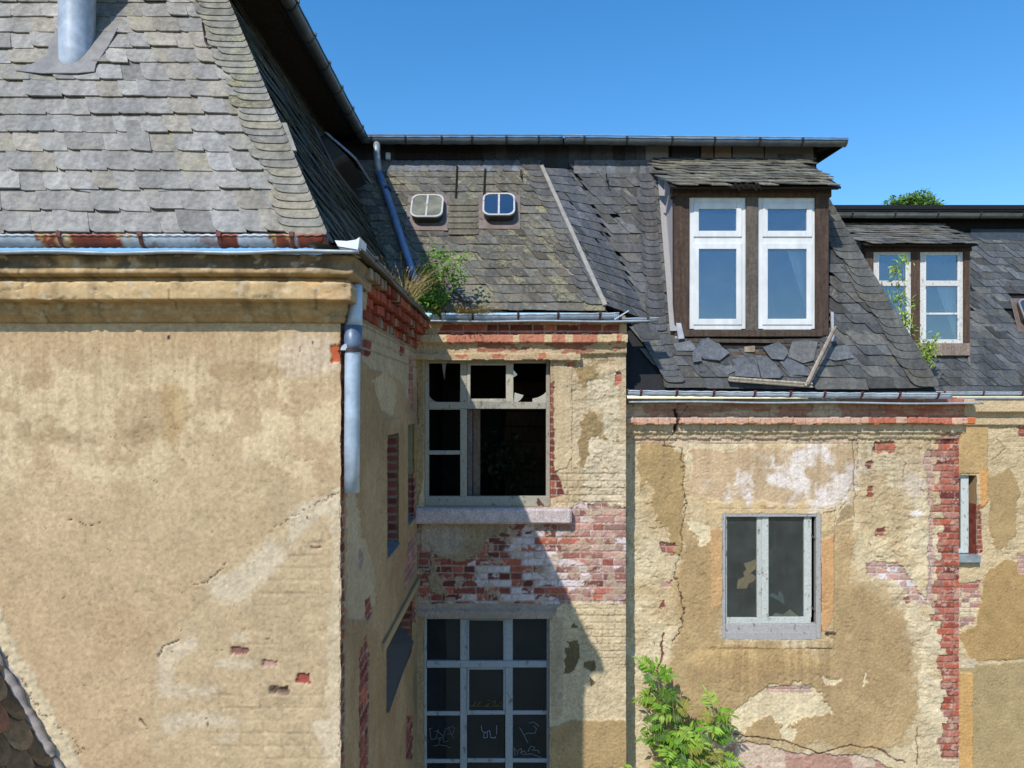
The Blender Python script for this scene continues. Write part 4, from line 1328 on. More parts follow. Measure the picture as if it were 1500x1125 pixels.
# ------------------------------------------------------------------ bay roof
n2 = math.hypot(1, MS); Um, Vm, Nm = (1, 0, 0), (0, 1 / n2, MS / n2), (0, -MS / n2, 1 / n2)
MT = 2.97
LnM = (MT - MZ) * n2 / MS
ym = lambda z: MY + (z - MZ) / MS
onM = lambda px, py: P(px, py, (MY * MS - MZ) / (MS - (HY - py) / F))
stripT = onM(793, 246); stripB = onM(886, 448)
sx = lambda z: stripB.x + (z - stripB.z) * (stripT.x - stripB.x) / (stripT.z - stripB.z)
mb = MB()
mb.add([(LX - .05, MY + .012, MZ - .02), (sx(MZ) + .01, MY + .012, MZ - .02), (sx(MT), ym(MT) + .012, MT - .02), (hipx(MT), ym(MT) + .012, MT - .02)], [(0, 1, 2, 3)], DARK)
SK = [(603, 652, 288, 337), (708, 757, 286, 338)]


def in_bay(u, v):
    z = MZ + v * MS / n2; y = ym(z)
    if u < hipx(z) - .03 or u > sx(z) - .02: return False
    px = HX + F * u / y; py = HY - F * z / y
    for a, b, c, d in SK:
        if a + 3 < px < b - 3 and c + 4 < py < d - 3: return False
    if 657 < px < 701 and 290 < py < 346: return False
    return True


def lich_bay(rd, u, v):
    z = MZ + v * MS / n2
    return max(0, rd.gauss(.23, .10) + .07 * (v < 1.2) + (.16 if rd.random() < .12 else 0))


cb = lambda rd, u, v: grey(rd, sc3(107, 103, 94), .22, .6)
slates(mb, (0, MY, MZ), Um, Vm, Nm, in_bay, -2.3, 1.3, 0, LnM - .10, .117, .125, .62, .008, cb, lich_bay, 31, lift=.018, round_=.22, first=(.11, .23, 0), miss=.004)
# leaning top course
slates(mb, (0, MY, MZ), Um, Vm, Nm, lambda u, v: hipx(2.9) < u < sx(2.95) - .02, -2.2, .6, LnM - .115, LnM - .02, .13, .085, -.25, .007, lambda rd, u, v: grey(rd, sc3(112, 114, 118), .14, .5), lambda rd, u, v: .02, 32, lift=.018)
# broad mossy slates stacked between the two roof lights
for i in range(6):
    c0 = onM(657 - (i % 2) * 2, 345 - 8.6 * i); c1 = onM(701, 345 - 8.6 * i)
    hgt = .16; nn = Vector(Nm)
    top = [c0 + nn * .034, c0 + Vector((.02, 0, 0)) - Vector(Vm) * .012 + nn * .036, c1 - Vector((.03, 0, 0)) - Vector(Vm) * .012 + nn * .036, c1 + nn * .034, c1 + Vector(Vm) * hgt + nn * .012, c0 + Vector(Vm) * hgt + nn * .012]
    mb.poly(top, Nm, .009, tuple(np.array(sc3(110, 104, 88)) * random.uniform(.85, 1.15)), .30)
# narrow slates turned along the hip strip
hip_slates(mb, stripB - Vector((.015, 0, 0)), stripT - Vector((.015, 0, 0)), Um, Vm, Nm, .20, .105, lambda rd, u, v: grey(rd, sc3(98, 97, 94), .12, .4), lambda rd, u, v: .10 + .12 * rd.random(), 33, off=.016)
mb.build('roof', 'slate', bay)
mb = MB(sc3(158, 152, 142)); mb.beam(stripB + Vector(Nm) * .04 + Vector((.0, 0, -.02)), stripT + Vector(Nm) * .04, .055, .03, Nm, w2=.05); mb.build('hip_strip', 'zinc', bay, bevel=.006)

# the two openable roof lights
def roof_light(c, U, V, Nn, w, h, tilt, glass, parent, rimcol, flash=True):
    U = Vector(U); V = Vector(V); Nn = Vector(Nn)
    # apron and upstand
    mb = MB(sc3(122, 106, 98))
    mb.poly([c + U * a + V * b + Nn * .026 for a, b in ((-w * .66, -h * .74), (w * .66, -h * .76), (w * .68, h * .6), (-w * .66, h * .6))], Nn, .006)
    win = mb.build('roof_window', 'zinc', parent, bevel=.003)

    def rr(s, o):
        pts = []
        r = .09 * s
        for cx, cy, a0 in ((w / 2 - .09, h / 2 - .09, 0), (-w / 2 + .09, h / 2 - .09, 90), (-w / 2 + .09, -h / 2 + .09, 180), (w / 2 - .09, -h / 2 + .09, 270)):
            for k in range(6):
                a = math.radians(a0 + k * 18); pts.append((cx * s + r * math.cos(a), cy * s + r * math.sin(a)))
        return pts
    mb = MB(sc3(62, 60, 56))
    lo = [c + U * a + V * b + Nn * .02 for a, b in rr(.94, 0)]; hi = [c + U * a + V * b + Nn * (.07 + tilt * .8 * (h / 2 - b)) for a, b in rr(.94, 0)]
    k = len(lo); mb.add(lo + hi, [(i, (i + 1) % k, k + (i + 1) % k, k + i) for i in range(k)]); mb.build('upstand', 'zinc', win)
    lid = lambda a, b, o: c + U * a + V * b + Nn * (.085 + o + tilt * (h / 2 - b))
    mb = MB(rimcol)
    out = rr(1.0, 0); inn = rr(.9, 0)
    for o, flip in ((.0, 1), (.012, 0)):
        pass
    A = [lid(a, b, .010) for a, b in out]; B = [lid(a, b, .010) for a, b in inn]; Cc = [lid(a, b, -.012) for a, b in out]; D = [lid(a, b, -.012) for a, b in inn]
    f = []
    for i in range(k):
        j = (i + 1) % k
        f += [(i, j, k + j, k + i), (2 * k + i, 2 * k + j, j, i), (k + i, k + j, 3 * k + j, 3 * k + i)]
    mb.add(A + B + Cc + D, f)
    mb.add([lid(-.011, -h * .45, .012), lid(.011, -h * .45, .012), lid(.011, h * .45, .012), lid(-.011, h * .45, .012), lid(-.011, -h * .45, -.004), lid(.011, -h * .45, -.004), lid(.011, h * .45, -.004), lid(-.011, h * .45, -.004)],
           [(0, 1, 2, 3), (0, 4, 5, 1), (1, 5, 6, 2), (3, 7, 4, 0)])
    mb.build('frame', 'peeling_wood', win)
    mb = MB()
    mb.poly([lid(a, b, .002) for a, b in rr(.93, 0)], Nn, .004); mb.build('pane', glass, win)
    return win


roof_light(onM(627, 311), Um, Vm, Nm, .385, .40, .13, 'lichened_glass', bay, sc3(190, 190, 184))
roof_light(onM(731, 309), Um, Vm, Nm, .385, .40, .15, 'sky_glass', bay, sc3(196, 192, 188))
# open hatch on the shaded side slope
onS = lambda px, py: None
def onside(px, py):
    kx = (px - HX) / F; kz = (HY - py) / F
    y = (LX + LZ0 / 2) / (kx + kz / 2)
    return P(px, py, y)
roof_light(onside(474, 208) - Vector(Vs) * .30, Us, Vs, Ns, .95, .42, .42, 'sky_glass', left_wing, sc3(150, 165, 190))

# slate-hung and boarded band under the upper eave, shared by bay and dormer wing
GY = 8.70
YB = ym(MT) + .05
XE = XP(1238, 8.70)
mb = MB()
mb.box((-2.3, YB, MT - .05), (stripT.x + .2, YB + .05, 3.255), DARK)
band_slates(mb, (-2.2, YB, MT - .02), (1, 0, 0), (0, -1, 0), 2.75, .33, .17, 15, sc3(52, 54, 56))
mb.build('slate_band', 'slate', bay)
mb = MB(sc3(44, 38, 34))
for i, (x0, x1) in enumerate(((580, 640), (643, 708))):
    for j in range(2):
        mb.box((XP(x0, YB), YB - .03, 3.05 + .10 * j), (XP(x1, YB), YB - .016, 3.14 + .10 * j), jit=.004)
mb.build('boarding', 'old_timber', bay)
mb = MB(sc3(60, 54, 48))
mb.add([(-2.5, GY + .05, 3.225), (.6, GY + .05, 3.225), (.6, YB + .03, 3.245), (-2.5, YB + .03, 3.245)], [(3, 2, 1, 0)])
mb.box((GX - .1, GY + .045, 3.20), (.6, GY + .065, 3.235))
mb.add([(-2.4, GY + .25, 3.245), (GX - .1, GY - .0, 3.245), (.6, GY - .0, 3.245), (.6, GY + 2, 3.40), (-3.0, GY + 2, 3.40)], [(0, 1, 2, 3, 4)], sc3(50, 50, 50))
mb.build('eaves', 'old_timber', bay)
gz = lambda q: tuple(np.array(sc3(92, 98, 102)) * (.55 + .9 * float(fbm(q[0] * 2.4, q[2] * 14, 4, 6))))
gutter('gutter', bay, (GX, GY, 3.235), (.62, GY, 3.23), .058, 'zinc', gz, [.05, .22, .40, .55, .72, .88], sc3(46, 44, 42), seed=2)
mb = MB(sc3(120, 126, 132))
mb.tube([(GX + .02, GY - .055, 3.262), (.62, GY - .055, 3.258)], .008, 6); mb.build('eave_strip', 'zinc', bay)

# lower gutter of the bay: a torn length, and an older one showing behind it
gl = lambda q: tuple(np.array(sc3(178, 188, 196)) * (.75 + .4 * float(fbm(q[0] * 4, q[2] * 30, 4, 7))))
gA = Vector((XP(629, 7.60), 7.60, ZP(463, 7.60))); gB = Vector((XP(906, 7.60), 7.60, ZP(460, 7.60)))
gutter('gutter', bay, gA, gB, .047, 'zinc', gl, [.06, .23, .47, .68, .90], sc3(78, 44, 38), seed=3)
gutter('gutter', bay, (XP(884, 7.68), 7.68, ZP(467, 7.68)), (XP(964, 7.68), 7.68, ZP(467, 7.68)), .038, 'zinc', gl, [.3, .8], sc3(70, 60, 56), seed=4, seg=10)
mb = MB(sc3(198, 206, 212)); mb.beam(P(900, 468, 7.56), P(921, 455, 7.54), .02, .012, (0, 0, 1)); mb.build('torn_strip', 'zinc', bay)
mb = MB(sc3(160, 168, 176)); xs = np.linspace(XP(626, 7.52), XP(952, 7.52), 40)
pts = [(x, 7.52, ZP(470.5, 7.52) + .004 * math.sin(x * 5)) for x in xs]; mb.tube(pts, .011, 8)
for p, q in zip(pts[:-1], pts[1:]):
    mb.add([p, q, (q[0], 7.9, q[2] + .03), (p[0], 7.9, p[2] + .03)], [(0, 1, 2, 3)]); mb.add([(p[0], p[1], p[2] - .01), (q[0], q[1], q[2] - .01), (q[0], 7.9, q[2] + .02), (p[0], 7.9, p[2] + .02)], [(3, 2, 1, 0)])
mb.build('drip_edge', 'zinc', bay, smooth=True)
# downpipe from the upper gutter along the valley
mb = MB()
pc = lambda q: tuple(np.array(sc3(126, 146, 178)) * (.85 + .3 * float(vnoise(q[2] * 5, 0, 4))))
off = Vector(Nm) * .09
mb.tube([P(552, 208, GY), P(552, 222, GY), P(553, 238, GY), P(555, 256, GY + .02)], .042, 14, colf=lambda q: sc3(150, 158, 164))
vpipe = mb.build('downpipe', 'zinc', bay, smooth=True)
mb = MB(); mb.tube([P(555, 252, GY + .02), onM(571, 300) + off, onM(588, 352) + off, onM(601, 392) + off, onM(611, 425) + off * .8, onM(622, 447) + off * .6], .043, 14, colf=pc); mb.build('lower_length', 'zinc', vpipe, smooth=True)
mb = MB(sc3(60, 60, 64)); m_ = onM(568, 284) + off; mb.tube([m_, onM(568.8, 287) + off], .05, 14); mb.build('clamp', 'zinc', vpipe)
mb = MB(sc3(206, 210, 214)); mb.box((XP(566, YB), YB - .08, ZP(236, YB)), (XP(573, YB), YB - .02, ZP(226, YB))); mb.build('insulator', 'white_plastic', bay, bevel=.01)
# iron hooks
for px, py in ((763, 262), (888, 268), (560, 262)):
    mb = MB(sc3(36, 30, 28)); c = onM(px, py) + Vector(Nm) * .03
    mb.tube([c + Vector((0, 0, .09)), c + Vector((0, -.03, .0)), c + Vector((.005, -.05, -.03)), c + Vector((.01, -.07, .0))], .008, 7); mb.build('roof_hook', 'zinc', bay, smooth=True)
for x0, y0, y1 in ((668, 246, 292), (709, 250, 290)):
    mb = MB(sc3(26, 24, 22))
    mb.beam(onM(x0, y1) + Vector(Nm) * .03, onM(x0 + 2, y0) + Vector(Nm) * .034, .022, .006, Nm)
    mb.build('tar_seam', 'old_timber', bay)

# ------------------------------------------------------------------ dormer wing roof
RY, RZ, RS = 7.95, .15, 3.0
n3 = math.hypot(1, RS); Ur, Vr, Nr = (1, 0, 0), (0, 1 / n3, RS / n3), (0, -RS / n3, 1 / n3)
RT = 2.95; LnR = (RT - RZ) * n3 / RS
RX = 4.76; RH = .382
yr = lambda z: RY + (z - RZ) / RS
onR = lambda px, py: P(px, py, (RY * RS - RZ) / (RS - (HY - py) / F))
hipr = lambda z: RX - (z - RZ) * RH
nh = math.hypot(1, RH)
mb = MB()
rq = lambda a, b, c, d: mb.add([(x, yr(z) + .014, z - .03) for x, z in (a, b, c, d)], [(0, 1, 2, 3)], DARK)
rq((1.15, RZ), (1.93, RZ), (1.93, RT), (.3, RT)); rq((1.93, RZ), (3.56, RZ), (3.56, .72), (1.93, .72)); rq((3.56, RZ), (RX, RZ), (hipr(RT), RT), (3.56, RT))
Td = [stripT, stripB, onR(952, 472), onR(838, 248)]


def in_wing(u, v):
    z = RZ + v * RS / n3; y = yr(z); px = HX + F * u / y; py = HY - F * z / y
    if u > hipr(z) - .05: return False
    if py > 486:
        if px < 934 + (py - 490) * .53: return False
    elif py > 466:
        if px < 930: return False
    elif px < 838 + (py - 248) * (114 / 224): return False
    if 985 < px < 1214 and py < 488: return False
    if 1012 < px < 1196 and 486 < py < 522:
        e = 1 if (1150 < px and py > 508) or (px < 1050 and py > 510) else 0
        return bool(e)
    return True


cr = lambda rd, u, v: grey(rd, sc3(90, 90, 89), .22, .6)


def lich_r(rd, u, v):
    base = .12 if u < 2 else .07
    return max(0, rd.gauss(base, .05) + (.2 if rd.random() < (.07 if u < 2.1 else .03) else 0))


slates(mb, (0, RY, RZ), Ur, Vr, Nr, in_wing, .4, RX, .0, LnR - .10, .132, .165, .72, .007, cr, lich_r, 41, lift=.018, round_=.18, first=(.14, .34, 0), miss=.003)
slates(mb, (0, RY, RZ), Ur, Vr, Nr, lambda u, v: XP(845, 8.88) < u < XP(962, 8.88), .5, 2.2, LnR - .115, LnR - .02, .13, .10, -.12, .007, lambda rd, u, v: grey(rd, sc3(112, 113, 116), .16, .5), lambda rd, u, v: .0, 42, lift=.018)
# turned slates beside the dormer cheek, on the right hip and along the broken left verge
hip_slates(mb, onR(976, 486), onR(956, 262), Ur, Vr, Nr, .20, .10, lambda rd, u, v: grey(rd, sc3(86, 86, 88), .15, .4), lambda rd, u, v: .06 + .16 * (rd.random() < .4), 43, off=.02)
hip_slates(mb, (RX + .02, RY, RZ + .02), (hipr(RT) + .02, yr(RT), RT), Ur, Vr, Nr, .30, .118, lambda rd, u, v: grey(rd, sc3(92, 91, 86), .18, .4), lambda rd, u, v: .0 + .2 * rd.random(), 44, off=.02)
hip_slates(mb, onR(976, 562), onR(936, 492), Ur, Vr, Nr, .22, .085, lambda rd, u, v: grey(rd, sc3(84, 86, 88), .15, .4), lambda rd, u, v: .1 + .2 * rd.random(), 45, side=-1, off=.03)
# twisted strip of slates that carries the bay's slope over to this one
rd = random.Random(8)
nc = 16
A_, B_, C_, D_ = Td[0], Td[1], Td[2], Td[3]
bil = lambda s, t: (B_ * (1 - s) + C_ * s) * (1 - t) + (A_ * (1 - s) + D_ * s) * t
mb.add([A_ - Vector((.03, -.02, 0)), B_ - Vector((.03, -.02, 0)), C_ + Vector((0, .01, 0)), D_ + Vector((0, .01, 0))], [(0, 1, 2, 3)], sc3(52, 53, 56))
for i in range(nc):
    t0 = i / nc; m_ = 4
    for j in range(m_ + 1):
        s0 = (j - rd.random() * .5) / m_; s1 = s0 + 1.12 / m_
        s0 = max(-.08, s0); s1 = min(1.06, s1)
        if s1 - s0 < .08: continue
        p0, p1 = bil(s0, t0), bil(s1, t0); t1 = min(1.0, t0 + 1.6 / nc); p2, p3 = bil(s1 - .12, t1), bil(s0 - .12, t1)
        n = (p1 - p0).cross(p3 - p0).normalized()
        if n.y > 0: n = -n
        mb.poly([p0 + n * .022, p1 + n * .018, p2 + n * .004, p3 + n * .006], n, .007, tuple(grey(rd, sc3(92, 94, 98), .18, .6)), max(0, rd.gauss(.05, .06)))
mb.build('roof', 'slate', dorm_wing)
# right-hand slope of that wing and its wall
mb = MB()
mb.add([(RX + .0, RY + .02, RZ - .02), (RX, 12.4, RZ - .02), (hipr(RT), 12.4, RT), (hipr(RT), yr(RT) + .02, RT)], [(0, 1, 2, 3)], DARK)
slates(mb, (RX, 0, RZ), (0, 1, 0), (-RH / nh, 0, 1 / nh), (1 / nh, 0, RH / nh), lambda u, v: u > yr(RZ + v * RS / n3) + .22, RY, 12.2, 0, LnR - .02, .15, .18, .5, .008, cr, lambda rd, u, v: .05, 46)
hip_slates(mb, (RX - .02, RY + .03, RZ + .02), (hipr(RT) - .02, yr(RT) + .03, RT), (0, 1, 0), (-RH / nh, 0, 1 / nh), (1 / nh, 0, RH / nh), .22, .12, cr, lambda rd, u, v: .1, 47, side=-1, off=.0)
mb.build('roof', 'slate', dorm_wing)
# exposed boarding below the dormer
mb = MB()
for py, h, c in ((499, 6, (84, 72, 62)), (509, 4, (58, 50, 44)), (518, 5, (96, 78, 62))):
    a = onR(1006, py); b = onR(1200, py + random.uniform(-2, 2))
    mb.beam(a + Vector((0, -.012, 0)), b + Vector((0, -.012, 0)), h * .0078, .016, Nr, sc3(*c))
mb.build('batten', 'old_timber', dorm_wing, bevel=.003)
mb = MB(sc3(170, 150, 128)); c = onR(1097, 512); mb.box((c.x - .06, c.y - .05, c.z - .03), (c.x + .04, c.y, c.z + .035), jit=.01); mb.build('rafter_stub', 'old_timber', dorm_wing)

# upper band of the dormer wing: plastered patches between slates
mb = MB()
mb.box((stripT.x + .2, YB, RT - .05), (XP(1196, YB), YB + .05, 3.255), DARK)
band_slates(mb, (stripT.x + .2, YB, RT - .02), (1, 0, 0), (0, -1, 0), XP(946, YB) - stripT.x - .2, .33, .15, 16, sc3(66, 68, 72))
mb.build('slate_band', 'slate', dorm_wing)
mb = MB()
for x0, x1, c in ((946, 978, (128, 126, 120)), (984, 1024, (52, 52, 54)), (1026, 1044, (120, 104, 88)), (1046, 1070, (132, 116, 98)), (1072, 1118, (116, 110, 102)), (1120, 1190, (110, 104, 96))):
    mb.box((XP(x0, YB), YB - .025, 3.0 + random.uniform(-.01, .01)), (XP(x1, YB), YB - .004, 3.23), sc3(*c), jit=.008)
mb.build('eaves_board', 'weathered_render', dorm_wing)
mb = MB(sc3(60, 54, 48))
mb.add([(.6, GY + .05, 3.22), (XE, GY + .05, 3.20), (XP(1196, YB), YB + .03, 3.235), (.6, YB + .03, 3.245)], [(3, 2, 1, 0)])
mb.box((.6, GY + .045, 3.18), (XE, GY + .065, 3.21))
mb.add([(XE, GY + .05, 3.15), (XE, GY + .05, 3.215), (XP(1196, YB), YB + .6, 3.27), (XP(1196, YB), YB + .01, 3.0)], [(0, 3, 2, 1)])
mb.add([(.6, GY, 3.245), (XE + .03, GY, 3.215), (XE - .3, GY + 2.5, 3.40), (.6, GY + 2.5, 3.40)], [(0, 1, 2, 3)], sc3(50, 50, 50))
mb.build('eaves', 'old_timber', dorm_wing)
gutter('gutter', dorm_wing, (.64, GY, 3.23), (XP(1239, GY), GY, 3.195), .058, 'zinc', gz, [.07, .22, .38, .53, .69, .84], sc3(50, 48, 46), seed=5)
mb = MB(sc3(150, 160, 166))
mb.tube([(.62, GY - .055, 3.26), (XP(1240, GY), GY - .055, 3.225)], .009, 6); mb.build('eave_strip', 'zinc', dorm_wing)

# lower gutter with open bed and drip edge
gw = lambda q: tuple(np.array(sc3(196, 204, 212)) * (.72 + .42 * float(fbm(q[0] * 5, q[2] * 34, 4, 17))))
gutter('gutter', dorm_wing, (XP(919, 7.80), 7.80, ZP(573, 7.80)), (XP(1392, 7.80), 7.80, ZP(577.5, 7.80)), .049, 'zinc', gw, [.04, .15, .264, .39, .50, .605, .72, .836, .955], sc3(104, 44, 50), seed=6, seg=80)
mb = MB(sc3(168, 174, 178)); xs = np.linspace(XP(921, 7.74), XP(1440, 7.74), 60)
pts = [(x, 7.74, ZP(588.5 + (x - 1.27) * .7, 7.74) + .004 * math.sin(x * 4)) for x in xs]; mb.tube(pts, .011, 8)
for p, q in zip(pts[:-1], pts[1:]):
    mb.add([p, q, (q[0], 8.05, q[2] + .02), (p[0], 8.05, p[2] + .02)], [(0, 1, 2, 3)]); mb.add([(p[0], p[1], p[2] - .01), (q[0], q[1], q[2] - .01), (q[0], 8.05, q[2] + .01), (p[0], 8.05, p[2] + .01)], [(3, 2, 1, 0)])
mb.build('drip_edge', 'zinc', dorm_wing, smooth=True)
mb = MB(sc3(96, 96, 92)); mb.tube([P(921, 570, 7.74), P(917, 572, 7.74), P(917.5, 582, 7.74), P(922, 588, 7.74)], .008, 8); mb.build('gutter_hook', 'zinc', dorm_wing, smooth=True)

# ------------------------------------------------------------------ farthest wing roof
SY, SZ, SS = 11.22, .13, 3.0
onF = lambda px, py: P(px, py, (SY * SS - SZ) / (SS - (HY - py) / F))
yf = lambda z: SY + (z - SZ) / SS
mb = MB()
rq = lambda a, b, c, d: mb.add([(x, yf(z) + .014, z - .03) for x, z in (a, b, c, d)], [(0, 1, 2, 3)], DARK)
rq((3.2, SZ), (5.84, SZ), (5.84, 2.95), (3.2, 2.95)); rq((5.84, SZ), (7.28, SZ), (7.28, .8), (5.84, .8)); rq((7.28, SZ), (12, SZ), (12, 2.95), (7.28, 2.95))


def in_far(u, v):
    z = SZ + v * SS / n3; y = yf(z); px = HX + F * u / y; py = HY - F * z / y
    if 1276 < px < 1421 and 330 < py < 518: return False
    if px > 1482 and 436 < py < 486: return False
    return True


slates(mb, (0, SY, SZ), Ur, Vr, Nr, in_far, 4.8, 11.9, 0, LnR - .16, .135, .165, .8, .007, lambda rd, u, v: grey(rd, sc3(88, 90, 92), .24, .6), lambda rd, u, v: max(0, rd.gauss(.08, .06) + (.1 if v < .5 else 0)), 51, lift=.015, first=(.14, .34, 0))
mb.build('roof', 'slate', far_wing)
mb = MB(sc3(70, 76, 82)); mb.add([onF(1421, 351) + Vector((0, -.02, 0)), onF(1520, 353) + Vector((0, -.02, 0)), onF(1520, 336) + Vector((0, -.02, 0)), onF(1421, 336) + Vector((0, -.02, 0))], [(0, 1, 2, 3)]); mb.build('flashing', 'zinc', far_wing, solid=.004)
YB4 = yf(2.95) + .04; G4 = 11.98
mb = MB(sc3(30, 30, 30))
mb.box((3.2, YB4, 2.9), (12, YB4 + .05, 3.26))
mb.add([(3.2, G4 + .05, 3.20), (12, G4 + .05, 3.20), (12, YB4, 3.4), (3.2, YB4, 3.4)], [(3, 2, 1, 0)])
mb.box((3.2, G4 + .05, 3.15), (12, G4 + .07, 3.22)); mb.add([(3.2, G4 - .02, 3.265), (12, G4 - .02, 3.265), (12, G4 + 2.5, 3.46), (3.2, G4 + 2.5, 3.46)], [(0, 1, 2, 3)])
mb.box((3.2, G4 - .01, 3.225), (12, G4 + .05, 3.255))
mb.build('eaves', 'old_timber', far_wing)
gutter('gutter', far_wing, (3.3, G4 - .02, 3.185), (11.9, G4 - .02, 3.165), .062, 'zinc', lambda q: tuple(np.array(sc3(110, 112, 106)) * (.5 + 1.0 * float(fbm(q[0] * 3, q[2] * 12, 4, 5)))), [i / 12 + .03 for i in range(12)], sc3(50, 48, 44), seed=7)
gutter('gutter', far_wing, (4.6, 11.08, ZP(574, 11.08)), (11.9, 11.08, ZP(575, 11.08)), .052, 'zinc', gw, [i / 12 + .04 for i in range(12)], sc3(110, 60, 50), seed=8)
mb = MB(sc3(170, 176, 178)); mb.tube([(4.6, 11.02, ZP(583, 11.02)), (11.9, 11.02, ZP(584, 11.02))], .012, 8); mb.box((4.6, 11.02, ZP(583, 11.02)), (11.9, 11.3, ZP(581.5, 11.02))); mb.build('drip_edge', 'zinc', far_wing)
roof_light(onF(1507, 460), Ur, Vr, Nr, .40, .46, .14, 'sky_glass', far_wing, sc3(150, 140, 130))
# ------------------------------------------------------------------ windows and dormers
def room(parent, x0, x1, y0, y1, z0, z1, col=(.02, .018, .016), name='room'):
    mb = MB(col)  # walls coloured near black, so the gloom indoors is partly in the colour
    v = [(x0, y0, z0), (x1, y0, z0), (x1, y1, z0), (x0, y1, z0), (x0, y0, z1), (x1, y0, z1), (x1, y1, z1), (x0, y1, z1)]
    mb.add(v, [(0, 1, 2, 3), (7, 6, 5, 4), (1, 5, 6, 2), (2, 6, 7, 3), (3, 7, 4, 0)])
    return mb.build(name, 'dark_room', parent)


def bars(name, parent, mat, Y, dep, rects, col, bevel=.004, jit=.002):
    mb = MB(col)
    for r in rects:
        dy = r[4] if len(r) > 4 else 0
        mb.pbox(r[0], r[1], r[2], r[3], Y + dy, dep, jit=jit)
    return mb.build(name, mat, parent, bevel=bevel)


def pane(parent, mat, Y, x0, y0, x1, y1, name='pane'):
    mb = MB(); mb.pbox(x0, y0, x1, y1, Y, .004)
    return mb.build(name, mat, parent)


WOODW = sc3(206, 206, 200)
# -- bay, upper window with most of its glass gone
Y = D2 + .085
w = bars('window', bay, 'peeling_wood', Y, .05, [(620, 527, 628, 728), (800, 527, 808, 728), (628, 527, 800, 532), (620, 727, 808, 744, -.012), (674, 532, 684, 589), (674, 599, 684, 727), (628, 589, 800, 599, -.006)], sc3(166, 160, 144))
bars('casement', w, 'peeling_wood', Y - .008, .045, [(684, 532, 689, 589), (741, 532, 752, 589), (689, 532, 741, 535), (689, 584, 741, 589)], sc3(184, 176, 156))
bars('glazing_bar', w, 'peeling_wood', Y + .01, .03, [(628, 660, 674, 666)], sc3(160, 158, 148))
bars('glazing_bar', w, 'peeling_wood', Y + .004, .03, [(628, 596, 674, 600)], sc3(160, 158, 148))
for pts in ([(647, 531), (654, 531), (652, 545), (651, 557)], [(752, 589), (754, 575), (767, 579), (763, 585), (757, 590)], [(780, 589), (780, 584), (788, 582), (796, 578), (801, 573), (801, 589)], [(752, 542), (758, 549), (752, 553)], [(628, 589), (628, 580), (634, 586), (640, 589)]):
    mb = MB(); mb.poly([P(a, b, Y + .02) for a, b in reversed(pts)], (0, -1, 0), .004); mb.build('glass_shard', 'shard_glass', w)
mb = MB(sc3(112, 70, 54)); mb.tube([P(786, 736, Y - .03), P(791, 734, Y - .05), P(797, 742, Y - .06)], .008, 7); mb.tube([P(788, 730, Y - .035), P(789, 740, Y - .035)], .01, 8); mb.build('latch', 'zinc', w)
mb = MB(sc3(212, 194, 190))
mb.box((XP(606, D2 - .10), D2 - .10, ZP(768, D2 - .10)), (XP(838, D2 - .10), D2 + .10, ZP(745, D2 - .10)), jit=.004)
mb.build('sill', 'stone', bay, bevel=.022)
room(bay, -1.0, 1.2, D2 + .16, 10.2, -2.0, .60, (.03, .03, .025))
mb = MB(sc3(92, 74, 56))
for i in range(9):
    z = -1.55 + i * .205
    mb.box((-.10 + random.uniform(0, .02), 9.7, z), (.78, 9.73, z + .19), tuple(np.array(sc3(104, 84, 62)) * random.uniform(.5, 1.0)), jit=.01)
mb.box((.60, 9.64, -.66), (.76, 9.70, -.40), sc3(150, 120, 80), jit=.02)  # paler board colour stands in for a patch of sunlight on the planks
mb.build('partition', 'old_timber', bay)
mb = MB(sc3(128, 110, 92)); mb.box((XP(693, 8.05), 8.05, -1.12), (XP(703, 8.05), 8.2, -.07)); mb.build('post', 'old_timber', bay, bevel=.004)
mb = MB(sc3(130, 116, 110)); mb.box((XP(685, 7.95), 7.95, -1.12), (XP(692, 7.95), 8.04, -.07), jit=.004); mb.build('jamb', 'stone', bay)

# -- bay, lower nine-pane window
Y = D2 + .07
BLU = sc3(156, 164, 168)
w = bars('window', bay, 'peeling_wood', Y, .05, [(619, 903, 625, 1250), (801, 903, 807, 1250), (625, 903, 801, 907), (674, 907, 684, 968), (740, 907, 751, 968), (674, 978, 684, 1246), (740, 978, 751, 1246), (625, 968, 801, 978, -.012), (625, 1246, 801, 1252)], BLU)
for r in ((625, 1042, 674, 1048), (625, 1112, 674, 1118), (625, 1180, 674, 1186), (684, 1041, 740, 1047), (684, 1111, 740, 1117), (684, 1180, 740, 1186), (751, 1041, 801, 1047), (751, 1111, 801, 1117), (751, 1180, 801, 1186)):
    bars('glazing_bar', w, 'peeling_wood', Y + .008, .03, [r], BLU)
bars('casement', w, 'peeling_wood', Y - .006, .04, [(684, 907, 687, 968), (737, 907, 740, 968), (687, 907, 737, 909)], sc3(150, 158, 164))
bars('casement', w, 'peeling_wood', Y - .006, .04, [(684, 978, 687, 1041), (737, 978, 740, 1041), (687, 978, 737, 981)], sc3(150, 158, 164))
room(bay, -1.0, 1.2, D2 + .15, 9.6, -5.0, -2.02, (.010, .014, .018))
Z6 = 8  # scale of the sketches below: points are taken from an enlarged view of the panes


def scribble(mb, strokes, wid, col):
    for s in strokes:
        pts = [P(600 + a * .2089, 890 + b * .2089, Y + .012) for a, b in s]
        for p, q in zip(pts[:-1], pts[1:]):
            if (q - p).length > .001:
                mb.beam(p, q + (q - p).normalized() * wid * .3, wid, .003, (0, 1, 0), col)


